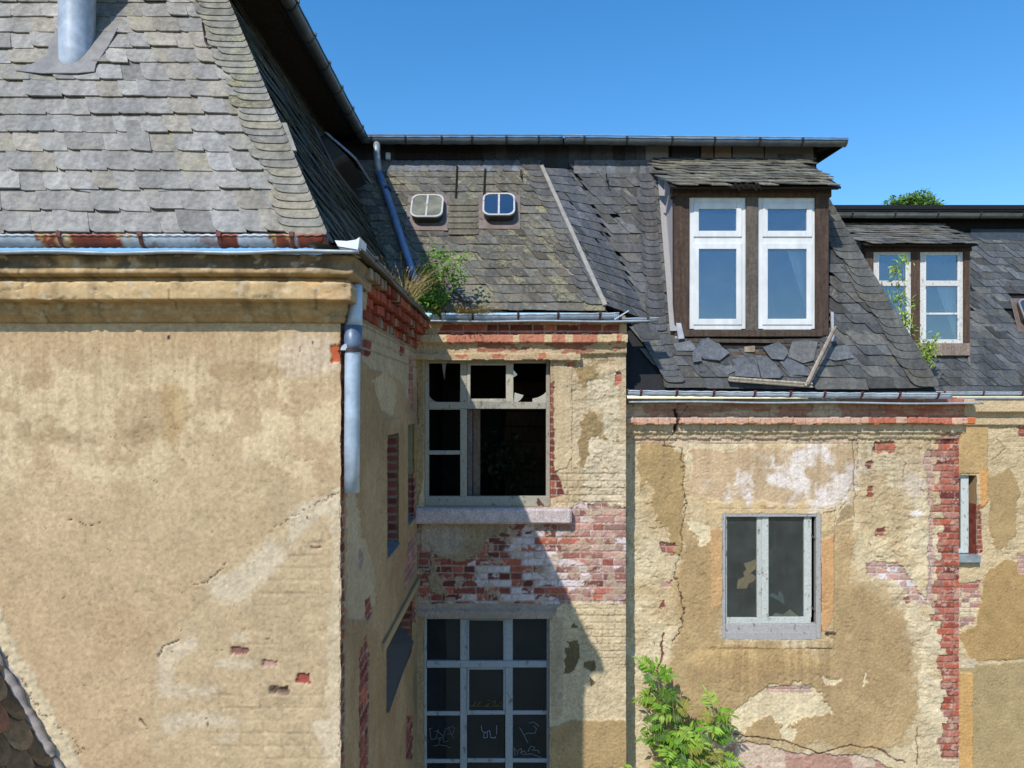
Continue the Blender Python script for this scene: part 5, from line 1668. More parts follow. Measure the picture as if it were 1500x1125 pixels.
MAT2 = ['murky_glass', 'paint_stroke']
tags = {
    (0, 2): ([[(135, 850), (160, 845)], [(140, 850), (150, 925), (185, 918)], [(175, 870), (205, 858), (185, 905), (220, 930)], [(200, 870), (240, 905), (250, 850)], [(255, 850), (300, 830), (318, 850), (300, 890), (265, 885)], [(270, 840), (310, 920)], [(205, 955), (210, 915), (235, 910)], [(235, 915), (240, 945), (270, 935)], [(165, 970), (210, 962), (260, 970), (285, 985)]], 0.0043, sc3(112, 118, 120)),
    (1, 1): ([[(425, 690), (455, 685), (465, 655), (440, 690)], [(470, 690), (500, 650), (480, 690)], [(525, 690), (565, 670), (535, 695), (575, 690)], [(545, 645), (600, 665)], [(580, 690), (600, 650), (605, 695)], [(610, 690), (640, 660), (655, 695)], [(430, 692), (655, 690)]], 0.0037, sc3(120, 104, 60)),
    (1, 2): ([[(503, 828), (508, 866), (522, 874)], [(540, 872), (522, 878), (518, 912), (544, 912), (546, 866), (562, 864), (570, 912), (604, 914), (600, 904)], [(610, 826), (610, 890)]], 0.0043, sc3(150, 168, 190)),
    (2, 2): ([[(770, 840), (800, 890), (830, 950)], [(800, 890), (830, 880), (880, 880), (890, 850), (870, 830)], [(835, 810), (870, 800), (905, 830)], [(730, 980), (740, 1040)], [(735, 990), (760, 1010), (755, 1030)], [(765, 1000), (785, 985), (780, 1025), (800, 1000), (815, 1020)], [(830, 1010), (850, 970), (880, 980), (860, 1000), (900, 1000), (910, 1020)], [(790, 1030), (860, 1025), (930, 1055)]], 0.0050, sc3(128, 136, 140)),
}
cols = ((625, 674), (686, 738), (751, 801)); rows = ((907, 968), (978, 1042), (1047, 1112), (1117, 1181), (1185, 1246))
for i, (a, b) in enumerate(cols):
    for j, (c, d) in enumerate(rows):
        mb = MB(); mb.pbox(a - 1, c - 1, b + 1, d + 1, Y + .02, .004)
        if (i, j) in tags:
            mb.mi = 1; scribble(mb, *tags[(i, j)])
            mb.build('pane', MAT2, w)
        else:
            mb.build('pane', 'murky_glass', w)
# -- dormer wing, two-light window low in the wall
Y = D3 + .03
w = bars('window', dorm_wing, 'peeling_wood', Y, .07, [(1056, 751, 1063, 937, -.035), (1196, 751, 1203, 937, -.035), (1063, 751, 1196, 757, -.035), (1063, 926, 1196, 937, -.045), (1063, 914, 1196, 926, -.02)], sc3(168, 164, 160))
bars('casement', w, 'peeling_wood', Y + .006, .04, [(1109, 757, 1116, 905.5), (1063, 757, 1065, 905.5), (1063, 905, 1116, 914)], sc3(186, 188, 180))
mb = MB(sc3(192, 194, 186))
mb.pbox(1116, 757, 1126, 913, Y + .0, .045); mb.pbox(1125.8, 904, 1188, 913, Y + .003, .04); mb.pbox(1178, 757, 1189, 904.5, Y + .004, .045); mb.build('casement', 'peeling_wood', w, bevel=.004)
mb = MB(sc3(90, 86, 80))
for y in (787, 892):
    mb.tube([P(1188, y - 4, Y - .002), P(1191, y, Y - .02), P(1194, y + 3, Y - .01)], .006, 6)
mb.build('hook', 'zinc', w)
mb = MB(sc3(20, 22, 24)); mb.pbox(1132, 806, 1154, 884, D3 + .6, .05, jit=.03); mb.pbox(1064, 850, 1100, 930, D3 + .9, .05, jit=.05); mb.build('furnishing', 'dark_room', dorm_wing)
pane(w, 'dusty_glass', Y + .025, 1064, 757, 1110, 906); pane(w, 'dusty_glass', Y + .025, 1125, 757, 1179, 906)
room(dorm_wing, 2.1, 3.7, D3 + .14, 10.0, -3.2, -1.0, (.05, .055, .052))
mb = MB(sc3(70, 62, 54)); mb.beam(P(1214, 927, D3 - .02), P(1203, 926, D3 + .03), .05, .035); mb.build('peg', 'old_timber', dorm_wing)
# things seen through it
def paper(name, label, cat, pts, Y, mat, col, curl=.05, loc=None):
    c = Vector((sum(p[0] for p in pts) / len(pts), sum(p[1] for p in pts) / len(pts), 0))
    base = P(c.x, c.y, Y)
    mb = MB(col)
    q = [P(a, b, Y) - base for a, b in pts]
    q = [Vector((v.x, v.y + curl * math.sin(v.x * 30 + v.z * 18), v.z)) for v in q]
    cen = Vector((0, -curl * .6, 0))
    k = len(q)
    top = q + [cen]; bot = [v + Vector((0, .006, 0)) for v in top]
    f = [(i, (i + 1) % k, k) for i in range(k)] + [(k + 1 + (i + 1) % k, k + 1 + i, 2 * k + 1) for i in range(k)] + [(i, k + 1 + i, k + 1 + (i + 1) % k, (i + 1) % k) for i in range(k)]
    mb.add(top + bot, f)
    o = mb.build(name, mat); o.location = base
    return tag(o, label, cat)


paper('torn_paper', 'torn piece of yellowed paper hanging behind the left light of the peeling wall window', 'paper', [(1079, 862), (1082, 850), (1090, 846), (1088, 838), (1097, 832), (1090, 826), (1100, 822), (1110, 818), (1109, 830), (1098, 838), (1110, 846), (1103, 852), (1096, 854), (1094, 862)], D3 + .085, 'cloth', sc3(222, 186, 136), .02)
paper('torn_paper', 'crumpled dusty paper on the inner sill behind the right light of the wall window', 'paper', [(1128, 906), (1136, 898), (1146, 900), (1158, 893), (1166, 900), (1176, 906)], D3 + .085, 'cloth', sc3(186, 174, 142), .015)
paper('cloth_rag', 'bluish rag hanging inside the right light of the wall window', 'rag', [(1126, 872), (1138, 878), (1150, 886), (1148, 872), (1142, 866), (1140, 874), (1132, 868)], D3 + .085, 'cloth', sc3(122, 132, 140), .015)
paper('red_cloth', 'narrow red cloth behind the middle pane of the nine-pane window', 'cloth', [(732, 1113), (737, 1113), (738, 1060), (734, 1064)], D2 + .11, 'cloth', sc3(200, 30, 32), .0)

# -- farthest wing, slit of a window beside the brick corner
Y = D4 + .06
w = bars('window', far_wing, 'peeling_wood', Y, .06, [(1408, 696, 1419, 810), (1380, 696, 1408, 701), (1380, 804, 1408, 810), (1372, 696, 1380, 810)], sc3(200, 206, 200))
pane(w, 'dusty_glass', Y + .02, 1380, 700, 1408, 806)
mb = MB(sc3(150, 158, 164)); mb.box((6.5, D4 - .10, ZP(822, D4)), (XP(1431, D4), D4 + .06, ZP(812, D4))); mb.build('sill', 'zinc', far_wing, bevel=.004)
room(far_wing, 6.3, 7.6, D4 + .2, 12.5, -2.7, -1.0)

# -- white dormer
DY = 8.12
mb = MB(sc3(92, 68, 54))
for x0, x1 in ((988, 1010), (1093, 1111), (1195, 1214)):
    mb.pbox(x0, 284, x1, 492, DY, .10, sc3(86, 70, 60) if x0 != 1093 else sc3(106, 97, 88), jit=.003)
mb.pbox(984, 268, 1219, 288, DY - .015, .12, sc3(84, 70, 58), jit=.004)
mb.pbox(998, 483, 1206, 493, DY - .012, .13, sc3(88, 74, 64), jit=.004)
dorm = mb.build('dormer', 'old_timber', dorm_wing, bevel=.006)
dx0, dx1 = XP(990, DY), XP(1213, DY)
ri = 8.92
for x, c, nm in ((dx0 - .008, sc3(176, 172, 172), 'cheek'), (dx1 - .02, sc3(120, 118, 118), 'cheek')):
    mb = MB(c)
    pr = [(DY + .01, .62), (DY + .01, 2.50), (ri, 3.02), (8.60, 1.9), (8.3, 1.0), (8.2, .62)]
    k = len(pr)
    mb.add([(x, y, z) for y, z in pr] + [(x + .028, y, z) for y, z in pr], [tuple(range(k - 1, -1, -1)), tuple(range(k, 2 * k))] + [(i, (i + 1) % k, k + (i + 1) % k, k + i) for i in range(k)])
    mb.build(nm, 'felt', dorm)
mb = MB(sc3(170, 172, 174))
mb.beam(onR(985, 440) + Vector(Nr) * .075, onR(996, 500) + Vector(Nr) * .07, .03, .012, Nr, w2=.07); mb.build('flashing', 'zinc', dorm); mb = MB(sc3(160, 156, 154)); mb.beam(onR(968, 262) + Vector(Nr) * .05, onR(986, 488) + Vector(Nr) * .06, .10, .014, Nr); mb.build('flashing', 'felt', dorm); mb = MB(sc3(170, 172, 174)); mb.beam(onR(1216, 460) + Vector(Nr) * .05, onR(1217, 503) + Vector(Nr) * .05, .03, .02, Nr)
mb.build('flashing', 'zinc', dorm)


def dormer_roof(parent, O, d, rise, x0, x1, ch, w, seed, colr, li, notch=None):
    n_ = math.hypot(d, rise); U, V, Nn = (1, 0, 0), (0, d / n_, rise / n_), (0, -rise / n_, d / n_)
    mb = MB()
    a = Vector(O)
    mb.box((0, 0, 0), (0, 0, 0)) if False else None
    c = [Vector((x0, a.y + .01, a.z - .012)), Vector((x1, a.y + .01, a.z - .012)), Vector((x1, a.y + d, a.z + rise - .012)), Vector((x0, a.y + d, a.z + rise - .012))]
    mb.poly(c, Nn, .022, sc3(40, 36, 32))
    slates(mb, (0, a.y, a.z), U, V, Nn, lambda u, v: x0 - .02 < u < x1 - .06 and not (notch and notch(u, v)), x0 - .02, x1 + .02, -.03, n_ - .07, ch, w, .45, .010, lambda rd, u, v: grey(rd, colr, .24, .6), lambda rd, u, v: max(0, rd.gauss(li, .09)), seed, lift=.022, round_=.25, jit=1.2)
    # capping course leaning against the band
    slates(mb, (0, a.y, a.z), U, V, Nn, lambda u, v: x0 < u < x1, x0, x1, n_ - .10, n_ - .03, .10, .12, .3, .009, lambda rd, u, v: grey(rd, sc3(96, 98, 100), .16, .5), lambda rd, u, v: .0, seed + 1, lift=.03)
    return mb.build('dormer_roof', 'slate', parent)


dormer_roof(dorm, (0, 7.95, 2.432), .97, .63, XP(984, 7.95), XP(1233, 7.95), .112, .17, 61, sc3(122, 118, 106), .20,
            lambda u, v: XP(1078, 7.95) < u < XP(1112, 7.95) and v < .04)
mb = MB(sc3(70, 56, 46))
mb.add([(XP(990, 8.0), 8.0, 2.40), (XP(1228, 8.0), 8.0, 2.40), (dx1 + .06, DY + .01, 2.45), (dx0 - .03, DY + .01, 2.45), (XP(990, 8.0), 8.0, 2.43), (XP(1228, 8.0), 8.0, 2.43)], [(3, 2, 1, 0), (0, 1, 5, 4)])
for k in range(5):
    x = 1076 + k * 8; mb.beam(P(x, 269 + (k % 2) * 2, 7.955), P(x + random.uniform(6, 15), 273 + random.uniform(0, 6), 7.985), .035, .015, (0, 1, 0), sc3(44, 38, 34))
mb.build('soffit', 'old_timber', dorm)
WH = sc3(222, 222, 220)
for x0, x1 in ((1009, 1094), (1110, 1197)):
    Y = DY + .03
    w = bars('window', dorm_wing, 'white_plastic', Y, .07, [(x0, 289, x0 + 8, 482), (x1 - 8, 289, x1, 482), (x0 + 8, 289, x1 - 8, 298), (x0 + 8, 346, x1 - 8, 357, .004), (x0 + 8, 475, x1 - 8, 483)], WH, .004, 0)
    for y0, y1 in ((298, 346), (357, 475)):
        c = bars('casement', w, 'white_plastic', Y - .012, .06, [(x0 + 7, y0 - 1, x0 + 15, y1 + 1), (x1 - 15, y0 - 1, x1 - 7, y1 + 1), (x0 + 15, y0 - 1, x1 - 15, y0 + 8), (x0 + 15, y1 - 8, x1 - 15, y1 + 1)], WH, .005, 0)
        pane(w, 'clean_glass', Y + .012, x0 + 14, y0 + 7, x1 - 14, y1 - 7)
room(dorm_wing, 1.95, 3.54, DY + .12, 9.6, .70, 2.42, (.03, .04, .05))

# -- peeling dormer on the farthest wing
DY2 = 11.36
mb = MB(sc3(92, 74, 62))
for x0, x1 in ((1268, 1280), (1336, 1348), (1412, 1421)):
    mb.pbox(x0, 360, x1, 520, DY2, .10, jit=.004)
mb.pbox(1266, 355, 1424, 368, DY2 - .012, .12, sc3(74, 60, 52), jit=.004)
mb.pbox(1270, 503, 1422, 521, DY2 - .02, .12, sc3(150, 132, 120), jit=.004)
dorm2 = mb.build('dormer', 'old_timber', far_wing, bevel=.006)
e0, e1 = XP(1269, DY2), XP(1421, DY2)
for x in (e0 - .01, e1 - .02):
    mb = MB(sc3(130, 126, 122))
    pr = [(DY2 + .01, .62), (DY2 + .01, 2.52), (12.15, 2.98), (11.85, 1.9), (11.5, .9), (11.45, .62)]; k = len(pr)
    mb.add([(x, y, z) for y, z in pr] + [(x + .028, y, z) for y, z in pr], [tuple(range(k - 1, -1, -1)), tuple(range(k, 2 * k))] + [(i, (i + 1) % k, k + (i + 1) % k, k + i) for i in range(k)])
    mb.build('cheek', 'felt', dorm2)
dormer_roof(dorm2, (0, 11.18, 2.505), .99, .56, XP(1268, 11.18), XP(1434, 11.18), .115, .19, 63, sc3(112, 110, 104), .08)
mb = MB(sc3(60, 50, 44)); mb.add([(XP(1272, 11.2), 11.2, 2.475), (XP(1430, 11.2), 11.2, 2.475), (e1 + .05, DY2 + .01, 2.5), (e0 - .05, DY2 + .01, 2.5)], [(3, 2, 1, 0)]); mb.build('soffit', 'old_timber', dorm2)
for x0, x1 in ((1279, 1336), (1348, 1412)):
    Y = DY2 + .03
    w = bars('window', far_wing, 'peeling_wood', Y, .06, [(x0, 369, x0 + 6, 503), (x1 - 6, 369, x1, 503), (x0 + 6, 369, x1 - 6, 374), (x0 + 6, 411, x1 - 6, 419, -.01), (x0 + 6, 497, x1 - 6, 503)], sc3(214, 212, 206))
    bars('casement', w, 'peeling_wood', Y - .004, .04, [(x0 + 6, 374, x0 + 9, 411), (x1 - 9, 374, x1 - 6, 411), (x0 + 6, 419, x0 + 9, 497), (x1 - 9, 419, x1 - 6, 497), (x0 + 9, 458, x1 - 9, 461)], sc3(222, 222, 218))
    pane(w, 'clean_glass', Y + .015, x0 + 8, 373, x1 - 8, 412); pane(w, 'clean_glass', Y + .015, x0 + 8, 418, x1 - 8, 498)
room(far_wing, 5.84, 7.3, DY2 + .12, 12.6, .70, 2.5, (.03, .035, .04))
# ------------------------------------------------------------------ curtains, loose slates and boards
def curtain(label, x0, x1, xb, y0, y1, Y, col):
    base = P((x0 + x1) / 2, y1, Y)
    mb = MB(col); n, m = 18, 10
    g = []
    for j in range(m + 1):
        t = j / m
        for i in range(n + 1):
            s = i / n
            xl = x0 + (xb - x0) * t
            px = xl + (x1 - xl) * s
            g.append(P(px, y0 + (y1 - y0) * t, Y) + Vector((0, .018 * math.sin(s * 22 + t), 0)) - base)
    f = [(j * (n + 1) + i + n + 1, j * (n + 1) + i + n + 2, j * (n + 1) + i + 1, j * (n + 1) + i) for j in range(m) for i in range(n)]
    mb.add(g, f)
    o = mb.build('curtain', 'cloth', smooth=True); o.location = base
    return tag(o, label, 'curtain')


curtain('white curtain drawn to one side behind the right-hand light of the large white dormer', 1150, 1185, 1186, 356, 470, DY + .16, sc3(240, 236, 224))
curtain('white curtain hanging aslant behind the peeling dormer window without a sapling before it', 1372, 1408, 1400, 420, 497, DY2 + .12, sc3(224, 220, 208))

SLATE_BITS = [
    ('large pale blue slate lying tilted left under the dormer sill, highest of the slipped ones', [(1012, 520), (1025, 500), (1036, 497), (1067, 519), (1052, 531), (1030, 528)], .09),
    ('thin slipped slate with clipped corner beside the white flashing foot', [(985, 506), (1003, 502), (1010, 500), (1020, 514), (1018, 516), (990, 515)], .06),
    ('small dark slate standing on end between two tilted slates', [(1012, 522), (1016, 516), (1022, 517), (1026, 532), (1014, 533)], .10),
    ('triangular slate chip pointing down above the eave course', [(1024, 531), (1038, 546), (1024, 546)], .05),
    ('slipped slate with mossy lower corner lying left of the fallen board', [(1072, 528), (1076, 552), (1112, 555), (1106, 526), (1088, 524)], .05),
    ('rounded blue slate lying over the mossy one in the middle of the broken patch', [(1108, 530), (1120, 524), (1134, 535), (1146, 550), (1140, 556), (1114, 556)], .075),
    ('pointed slate leaning upright under the sill centre', [(1115, 511), (1138, 504), (1150, 512), (1152, 520), (1145, 530), (1128, 528)], .09),
    ('dark square slate leaning against the sill near the leaning board', [(1158, 503), (1180, 500), (1196, 502), (1190, 530), (1174, 534), (1152, 524)], .07),
    ('slipped slate lying flat beside the leaning board foot', [(1140, 532), (1152, 526), (1176, 536), (1184, 552), (1156, 550)], .05),
    ('broad pale slate slipped right of the leaning board', [(1212, 511), (1240, 507), (1248, 526), (1222, 530), (1208, 526)], .06),
    ('brown slate half covering the battens under the white flashing', [(1058, 533), (1068, 530), (1076, 545), (1064, 550), (1050, 540)], .05),
]
for i, (lab, pts, off) in enumerate(SLATE_BITS):
    cx = sum(p[0] for p in pts) / len(pts); cy = sum(p[1] for p in pts) / len(pts)
    base = onR(cx, cy) + Vector(Nr) * .0
    q = [onR(a, b) + Vector(Nr) * (off * .62 + .010 * math.sin(k * 2.1 + i)) - base for k, (a, b) in enumerate(pts)]
    n = Vector(Nr)
    if (q[1] - q[0]).cross(q[2] - q[1]).dot(n) < 0: q = q[::-1]
    mb = MB(); mb.poly(q, n, .009, tuple(grey(random, sc3(98, 100, 103), .18, .5)), .0 if i not in (4, 5, 10) else .22)
    o = mb.build('loose_slate', 'slate'); o.location = base
    tag(o, lab, 'slate', 'slates slipped down below the dormer')
rest = Vector(Nr) * .05
a = onR(1176, 566) + Vector((0, -.12, 0)); b = onR(1211, 483) + Vector((0, -.22, 0))
mb = MB(sc3(150, 136, 122)); c = a
mb.beam(a - c, b - c, .10, .022, (.9, -.3, 0)); mb.beam(a - c + Vector((-.03, -.02, 0)), b - c + Vector((-.02, -.02, 0)), .02, .03, (.9, -.3, 0), sc3(176, 164, 148))
o = mb.build('wooden_board', 'old_timber', bevel=.004); o.location = c
tag(o, 'grey wooden board leaning up against the dormer sill from the gutter', 'board')
a = onR(1064, 557) + Vector((0, -.07, 0)); b = onR(1184, 566) + Vector((0, -.10, 0)); c = a
mb = MB(sc3(160, 146, 128)); mb.beam(a - c, b - c, .075, .02, (0, -.3, 1)); mb.beam(a - c + Vector((0, -.02, .028)), b - c + Vector((0, -.02, .028)), .012, .02, (0, -.3, 1), sc3(196, 184, 160))
o = mb.build('wooden_board', 'old_timber', bevel=.004); o.location = c
tag(o, 'grey wooden board lying along the gutter below the slipped slates', 'board')


# ------------------------------------------------------------------ plants
def leaf(mb, b, d, up, L, W, col, fold=.25, droop=.15):
    d = d.normalized(); s = d.cross(up)
    if s.length < 1e-4: s = d.cross(Vector((1, 0, 0)))
    s.normalize(); u = s.cross(d)
    m = b + d * L * .45 - u * W * fold; t = b + d * L - u * L * droop
    l = b + d * L * .42 - s * W * .5; r = b + d * L * .42 + s * W * .5
    m2 = b + d * L * .72 - u * (W * fold * .6 + L * droop * .4)
    l2 = b + d * L * .74 - s * W * .33 - u * L * droop * .3; r2 = b + d * L * .74 + s * W * .33 - u * L * droop * .3
    mb.add([b, l, l2, t, r2, r, m, m2], [(0, 6, 1), (1, 6, 7, 2), (2, 7, 3), (0, 5, 6), (5, 4, 7, 6), (4, 3, 7)], col)


def rv(rd, s=1.0):
    return Vector((rd.gauss(0, s), rd.gauss(0, s), rd.gauss(0, s)))


def pinnate(mb, st, rd, base, d, L, nl, ll, lw, cols, up=Vector((0, 0, 1)), droop=.5):
    """feather-shaped leaf: leaflets in pairs along an arching stalk"""
    d = d.normalized(); pts = []
    p = Vector(base); dd = Vector(d)
    n = nl + 2
    for i in range(n + 1):
        pts.append(Vector(p)); dd = (dd + Vector((0, 0, -droop / n))).normalized(); p = p + dd * (L / n)
    st.tube(pts, [.0035 * (1 - .6 * i / n) for i in range(n + 1)], 4, col=sc3(120, 140, 60), caps=False)
    c0 = rd.choice(cols)
    for i in range(2, n + 1):
        ax = (pts[i] - pts[i - 1]).normalized(); s = ax.cross(up)
        if s.length < .05: s = ax.cross(Vector((0, 1, 0)))
        s.normalize(); f = math.sin(math.pi * (.2 + .65 * i / n))
        for sg in (-1, 1):
            c = tuple(np.array(c0) * rd.uniform(.75, 1.25))
            leaf(mb, pts[i], (s * sg + ax * .55 + rv(rd, .12)), up, ll * f * rd.uniform(.85, 1.15), lw * f, c, .2, rd.uniform(.1, .45))
    leaf(mb, pts[-1], ax, up, ll * .9, lw * .9, c0)


GREENS = [sc3(150, 148, 70), sc3(92, 124, 48), sc3(128, 168, 50), sc3(110, 156, 44), sc3(146, 182, 62), sc3(96, 138, 44), sc3(158, 186, 78)]
# the young tree in front of the peeling wall
base = P(1010, 590, 7.62); base.z = GROUND
ail = thing('young_tree', 'bright green young tree with feathery leaves growing up the peeling ochre wall', 'tree', base)
rd = random.Random(5)
stm = MB(sc3(110, 104, 70)); lf = MB()
tops = [((962, 985), 7.72), ((1046, 1042), 7.6), ((1000, 1090), 7.5), ((985, 1030), 7.62)]
spots = []
for (tp, Yt) in tops:
    t = P(tp[0], tp[1], Yt); m = P((tp[0] + 1010) / 2 + 4, 1200, 7.6)
    lo = Vector((base.x, base.y, GROUND)); k = m.lerp(lo, .5) + Vector((.06, .02, 0))
    stm.tube([lo, k, m, m.lerp(t, .5) + Vector((.03, -.02, 0)), t], [.035, .028, .018, .011, .005], 8)
    spots.append((m, t))
for (m, t), n in zip(spots, (23, 20, 22, 15)):
    for i in range(n):
        f = .12 + .92 * (i / n) ** .8
        f = min(f, 1.0)
        p = m.lerp(t, f) + rv(rd, .012)
        a = i * 2.4 + rd.uniform(-.4, .4)
        d = Vector((math.cos(a) * .9, math.sin(a) * .55 - .28, .40 + .5 * (f > .9) + rd.uniform(-.2, .2)))
        L = (.20 + .12 * (1 - f)) * rd.uniform(.7, 1.1)
        if p.y + d.y / d.length * L > D3 - .03: d.y = -abs(d.y) * .5
        if XP(918, 7.7) > p.x + d.x / d.length * L: d.x = abs(d.x)
        pinnate(lf, stm, rd, p, d, L, rd.choice((5, 6, 7)), .118, .036, GREENS, Vector((0, -.55, .8)), .75)
rd2 = random.Random(9)
for i in range(34):
    p = P(1006 + rd2.gauss(0, 30), rd2.uniform(1120, 1260), 7.55 + rd2.gauss(0, .06))
    a = rd2.uniform(0, 6.28)
    pinnate(lf, stm, rd2, p, Vector((math.cos(a), math.sin(a) * .5 - .3, .35)), .3 * rd2.uniform(.7, 1.2), 7, .105, .034, GREENS, Vector((0, -.5, .8)), .8)
stm.build('stem', 'bark', ail, smooth=True); lf.build('foliage', 'leaf', ail)


def tuft(mb, rd, c, n, h, spread, cols, wid=.004, seeds=False, lean=Vector((0, 0, 0))):
    for i in range(n):
        a = rd.uniform(0, 6.28); b = c + Vector((math.cos(a), math.sin(a), 0)) * rd.uniform(0, spread * .3)
        d = (Vector((math.cos(a) * spread, math.sin(a) * spread, h)) + lean * h).normalized(); L = h * rd.uniform(.5, 1.25)
        col = tuple(np.array(rd.choice(cols)) * rd.uniform(.75, 1.25))
        pts = []; p = Vector(b); dr = rd.uniform(.06, .34)
        for k in range(7):
            pts.append(Vector(p)); d = (d + Vector((math.cos(a) * dr * .4, math.sin(a) * dr * .4, -dr * (k / 6)))).normalized(); p = p + d * L / 6
        s = Vector((-math.sin(a), math.cos(a), 0))
        if rd.random() < .5: s = Vector((1, 0, 0))
        vs = []
        for k, q in enumerate(pts):
            w = wid * (1 - k / 6.4) * .5
            vs += [q - s * w, q + s * w]
        mb.add(vs, [(2 * k, 2 * k + 1, 2 * k + 3, 2 * k + 2) for k in range(6)], col)
        if seeds and rd.random() < .55:
            for k in range(9):
                q = pts[-1].lerp(pts[-3], k / 9)
                leaf(mb, q, d + rv(rd, .5), Vector((0, 0, 1)), .022, .006, tuple(np.array(col) * 1.1), .1)


STRAW = [sc3(196, 172, 112), sc3(178, 152, 96), sc3(206, 188, 134), sc3(150, 136, 80)]
rd = random.Random(21)
c = P(588, 428, 6.5); c.z = .94; c.x = XL + .06; c.y = 6.35
t = thing('grass_tuft', 'tall dry seeding grass growing from the side gutter beside the slanting blue downpipe', 'grass', c)
mb = MB(); tuft(mb, rd, c, 110, .46, .30, STRAW, .007, True); tuft(mb, rd, c + Vector((0, .3, 0)), 70, .34, .25, STRAW, .005, True); tuft(mb, rd, c + Vector((0, .1, 0)), 22, .22, .3, [sc3(110, 130, 60), sc3(96, 116, 50)], .008)
mb.build('blades', 'straw', t)
# leafy shrub rooted in the valley
c = Vector((XP(640, 7.62), 7.62, .94))
t = thing('shrub', 'small green leafy shrub rooted in the gutter at the foot of the slate valley', 'shrub', c)
st = MB(sc3(104, 92, 60)); lf = MB()
GR2 = [sc3(120, 166, 62), sc3(104, 150, 56), sc3(144, 182, 80), sc3(84, 126, 48)]
for (px, py, n) in ((624, 395, 90), (640, 372, 110), (655, 388, 60), (676, 374, 40), (632, 420, 160), (622, 438, 150), (650, 406, 80), (672, 408, 70), (640, 440, 110), (628, 405, 90), (616, 428, 70)):
    e = P(px, py, 7.58 + rd.uniform(-.1, .06))
    st.tube([c + rv(rd, .015), c.lerp(e, .5) + rv(rd, .03), e], [.007, .005, .003], 5)
    for i in range(n):
        p = e + Vector((rd.gauss(0, .052), rd.gauss(0, .06), rd.gauss(0, .048)))
        if rd.random() < .3: p = c.lerp(e, rd.random()) + rv(rd, .03)
        leaf(lf, p, rv(rd) + Vector((0, -.4, .1)), Vector((0, -.5, .8)) + rv(rd, .3), rd.uniform(.036, .066), rd.uniform(.024, .042), tuple(np.array(rd.choice(GR2)) * rd.uniform(.7, 1.25)), .2, .2)
st.build('stem', 'bark', t, smooth=True); lf.build('foliage', 'leaf', t)
c = Vector((XP(690, 7.62), 7.60, .96))
t = thing('grass_tuft', 'bushy browning grass spilling over the gutter to the right of the green shrub', 'grass', c)
mb = MB(); MIX = STRAW[:2] + [sc3(128, 128, 74), sc3(112, 118, 66), sc3(146, 120, 84)]
for k in range(16):
    tuft(mb, rd, c + Vector((rd.uniform(-.28, .16), rd.uniform(-.05, .08), 0)), 40, rd.uniform(.14, .30), .5, MIX, .004, k % 3 == 0)
tuft(mb, rd, c + Vector((-.1, -.06, .0)), 60, .16, 1.2, [sc3(170, 146, 112), sc3(150, 130, 100)], .003, False, Vector((0, -.6, -.9)))
mb.build('blades', 'straw', t)

# sapling before the farther dormer
c = onF(1330, 565) + Vector((-.1, -.18, 0)); c = Vector((XP(1335, 10.9), 10.95, .25))
t = thing('sapling', 'thin yellow-green sapling standing in front of the left light of the peeling dormer', 'sapling', c)
st = MB(sc3(130, 140, 60)); lf = MB()
GR3 = [sc3(150, 180, 70), sc3(128, 164, 56), sc3(168, 190, 90)]
for (px, py, n) in ((1323, 384, 44), (1310, 398, 30), (1318, 440, 22), (1340, 446, 12), (1324, 466, 46), (1330, 478, 30), (1308, 428, 14), (1316, 415, 14)):
    e = P(px, py, 10.9)
    st.tube([c, c.lerp(P(1326, 480, 10.92), .6), e], [.010, .007, .003], 5)
    for i in range(n):
        p = e + Vector((rd.gauss(0, .05), rd.gauss(0, .05), rd.gauss(0, .05)))
        leaf(lf, p, rv(rd) + Vector((0, -.3, .3)), Vector((0, -.5, .8)), rd.uniform(.06, .11), rd.uniform(.02, .035), tuple(np.array(rd.choice(GR3)) * rd.uniform(.8, 1.2)))
st.build('stem', 'bark', t, smooth=True); lf.build('foliage', 'leaf', t)
c = Vector((XP(1356, 10.95), 11.0, .62))
t = thing('shrub', 'low yellow-green shrub growing on the slates under the peeling dormer sill', 'shrub', c)
st = MB(sc3(130, 140, 60)); lf = MB()
for (px, py, n) in ((1350, 505, 50), (1362, 512, 70), (1358, 524, 90), (1366, 498, 30), (1350, 520, 60)):
    e = P(px, py, 10.95 + rd.uniform(-.05, .05)); st.tube([c, c.lerp(e, .5), e], [.008, .005, .003], 5)
    for i in range(n):
        p = e + Vector((rd.gauss(0, .06), rd.gauss(0, .05), rd.gauss(0, .06)))
        leaf(lf, p, rv(rd) + Vector((0, -.3, .3)), Vector((0, -.5, .8)), rd.uniform(.05, .09), rd.uniform(.015, .03), tuple(np.array(rd.choice(GR3)) * rd.uniform(.7, 1.2)))
st.build('stem', 'bark', t, smooth=True); lf.build('foliage', 'leaf', t)
c = onF(1385, 556) + Vector((0, -.03, .0))
t = thing('grass_tuft', 'flattened dry yellowish grass on the lower slates below the peeling dormer', 'grass', c)
mb = MB()
for k in range(8):
    q = onF(1368 + k * 5, 553 + rd.uniform(-4, 8)) + Vector((0, -.03, 0))
    tuft(mb, rd, q, 22, .12, 1.6, [sc3(176, 164, 100), sc3(150, 144, 80)], .004, False, Vector((0, -.5, 0)))
mb.build('blades', 'straw', t)
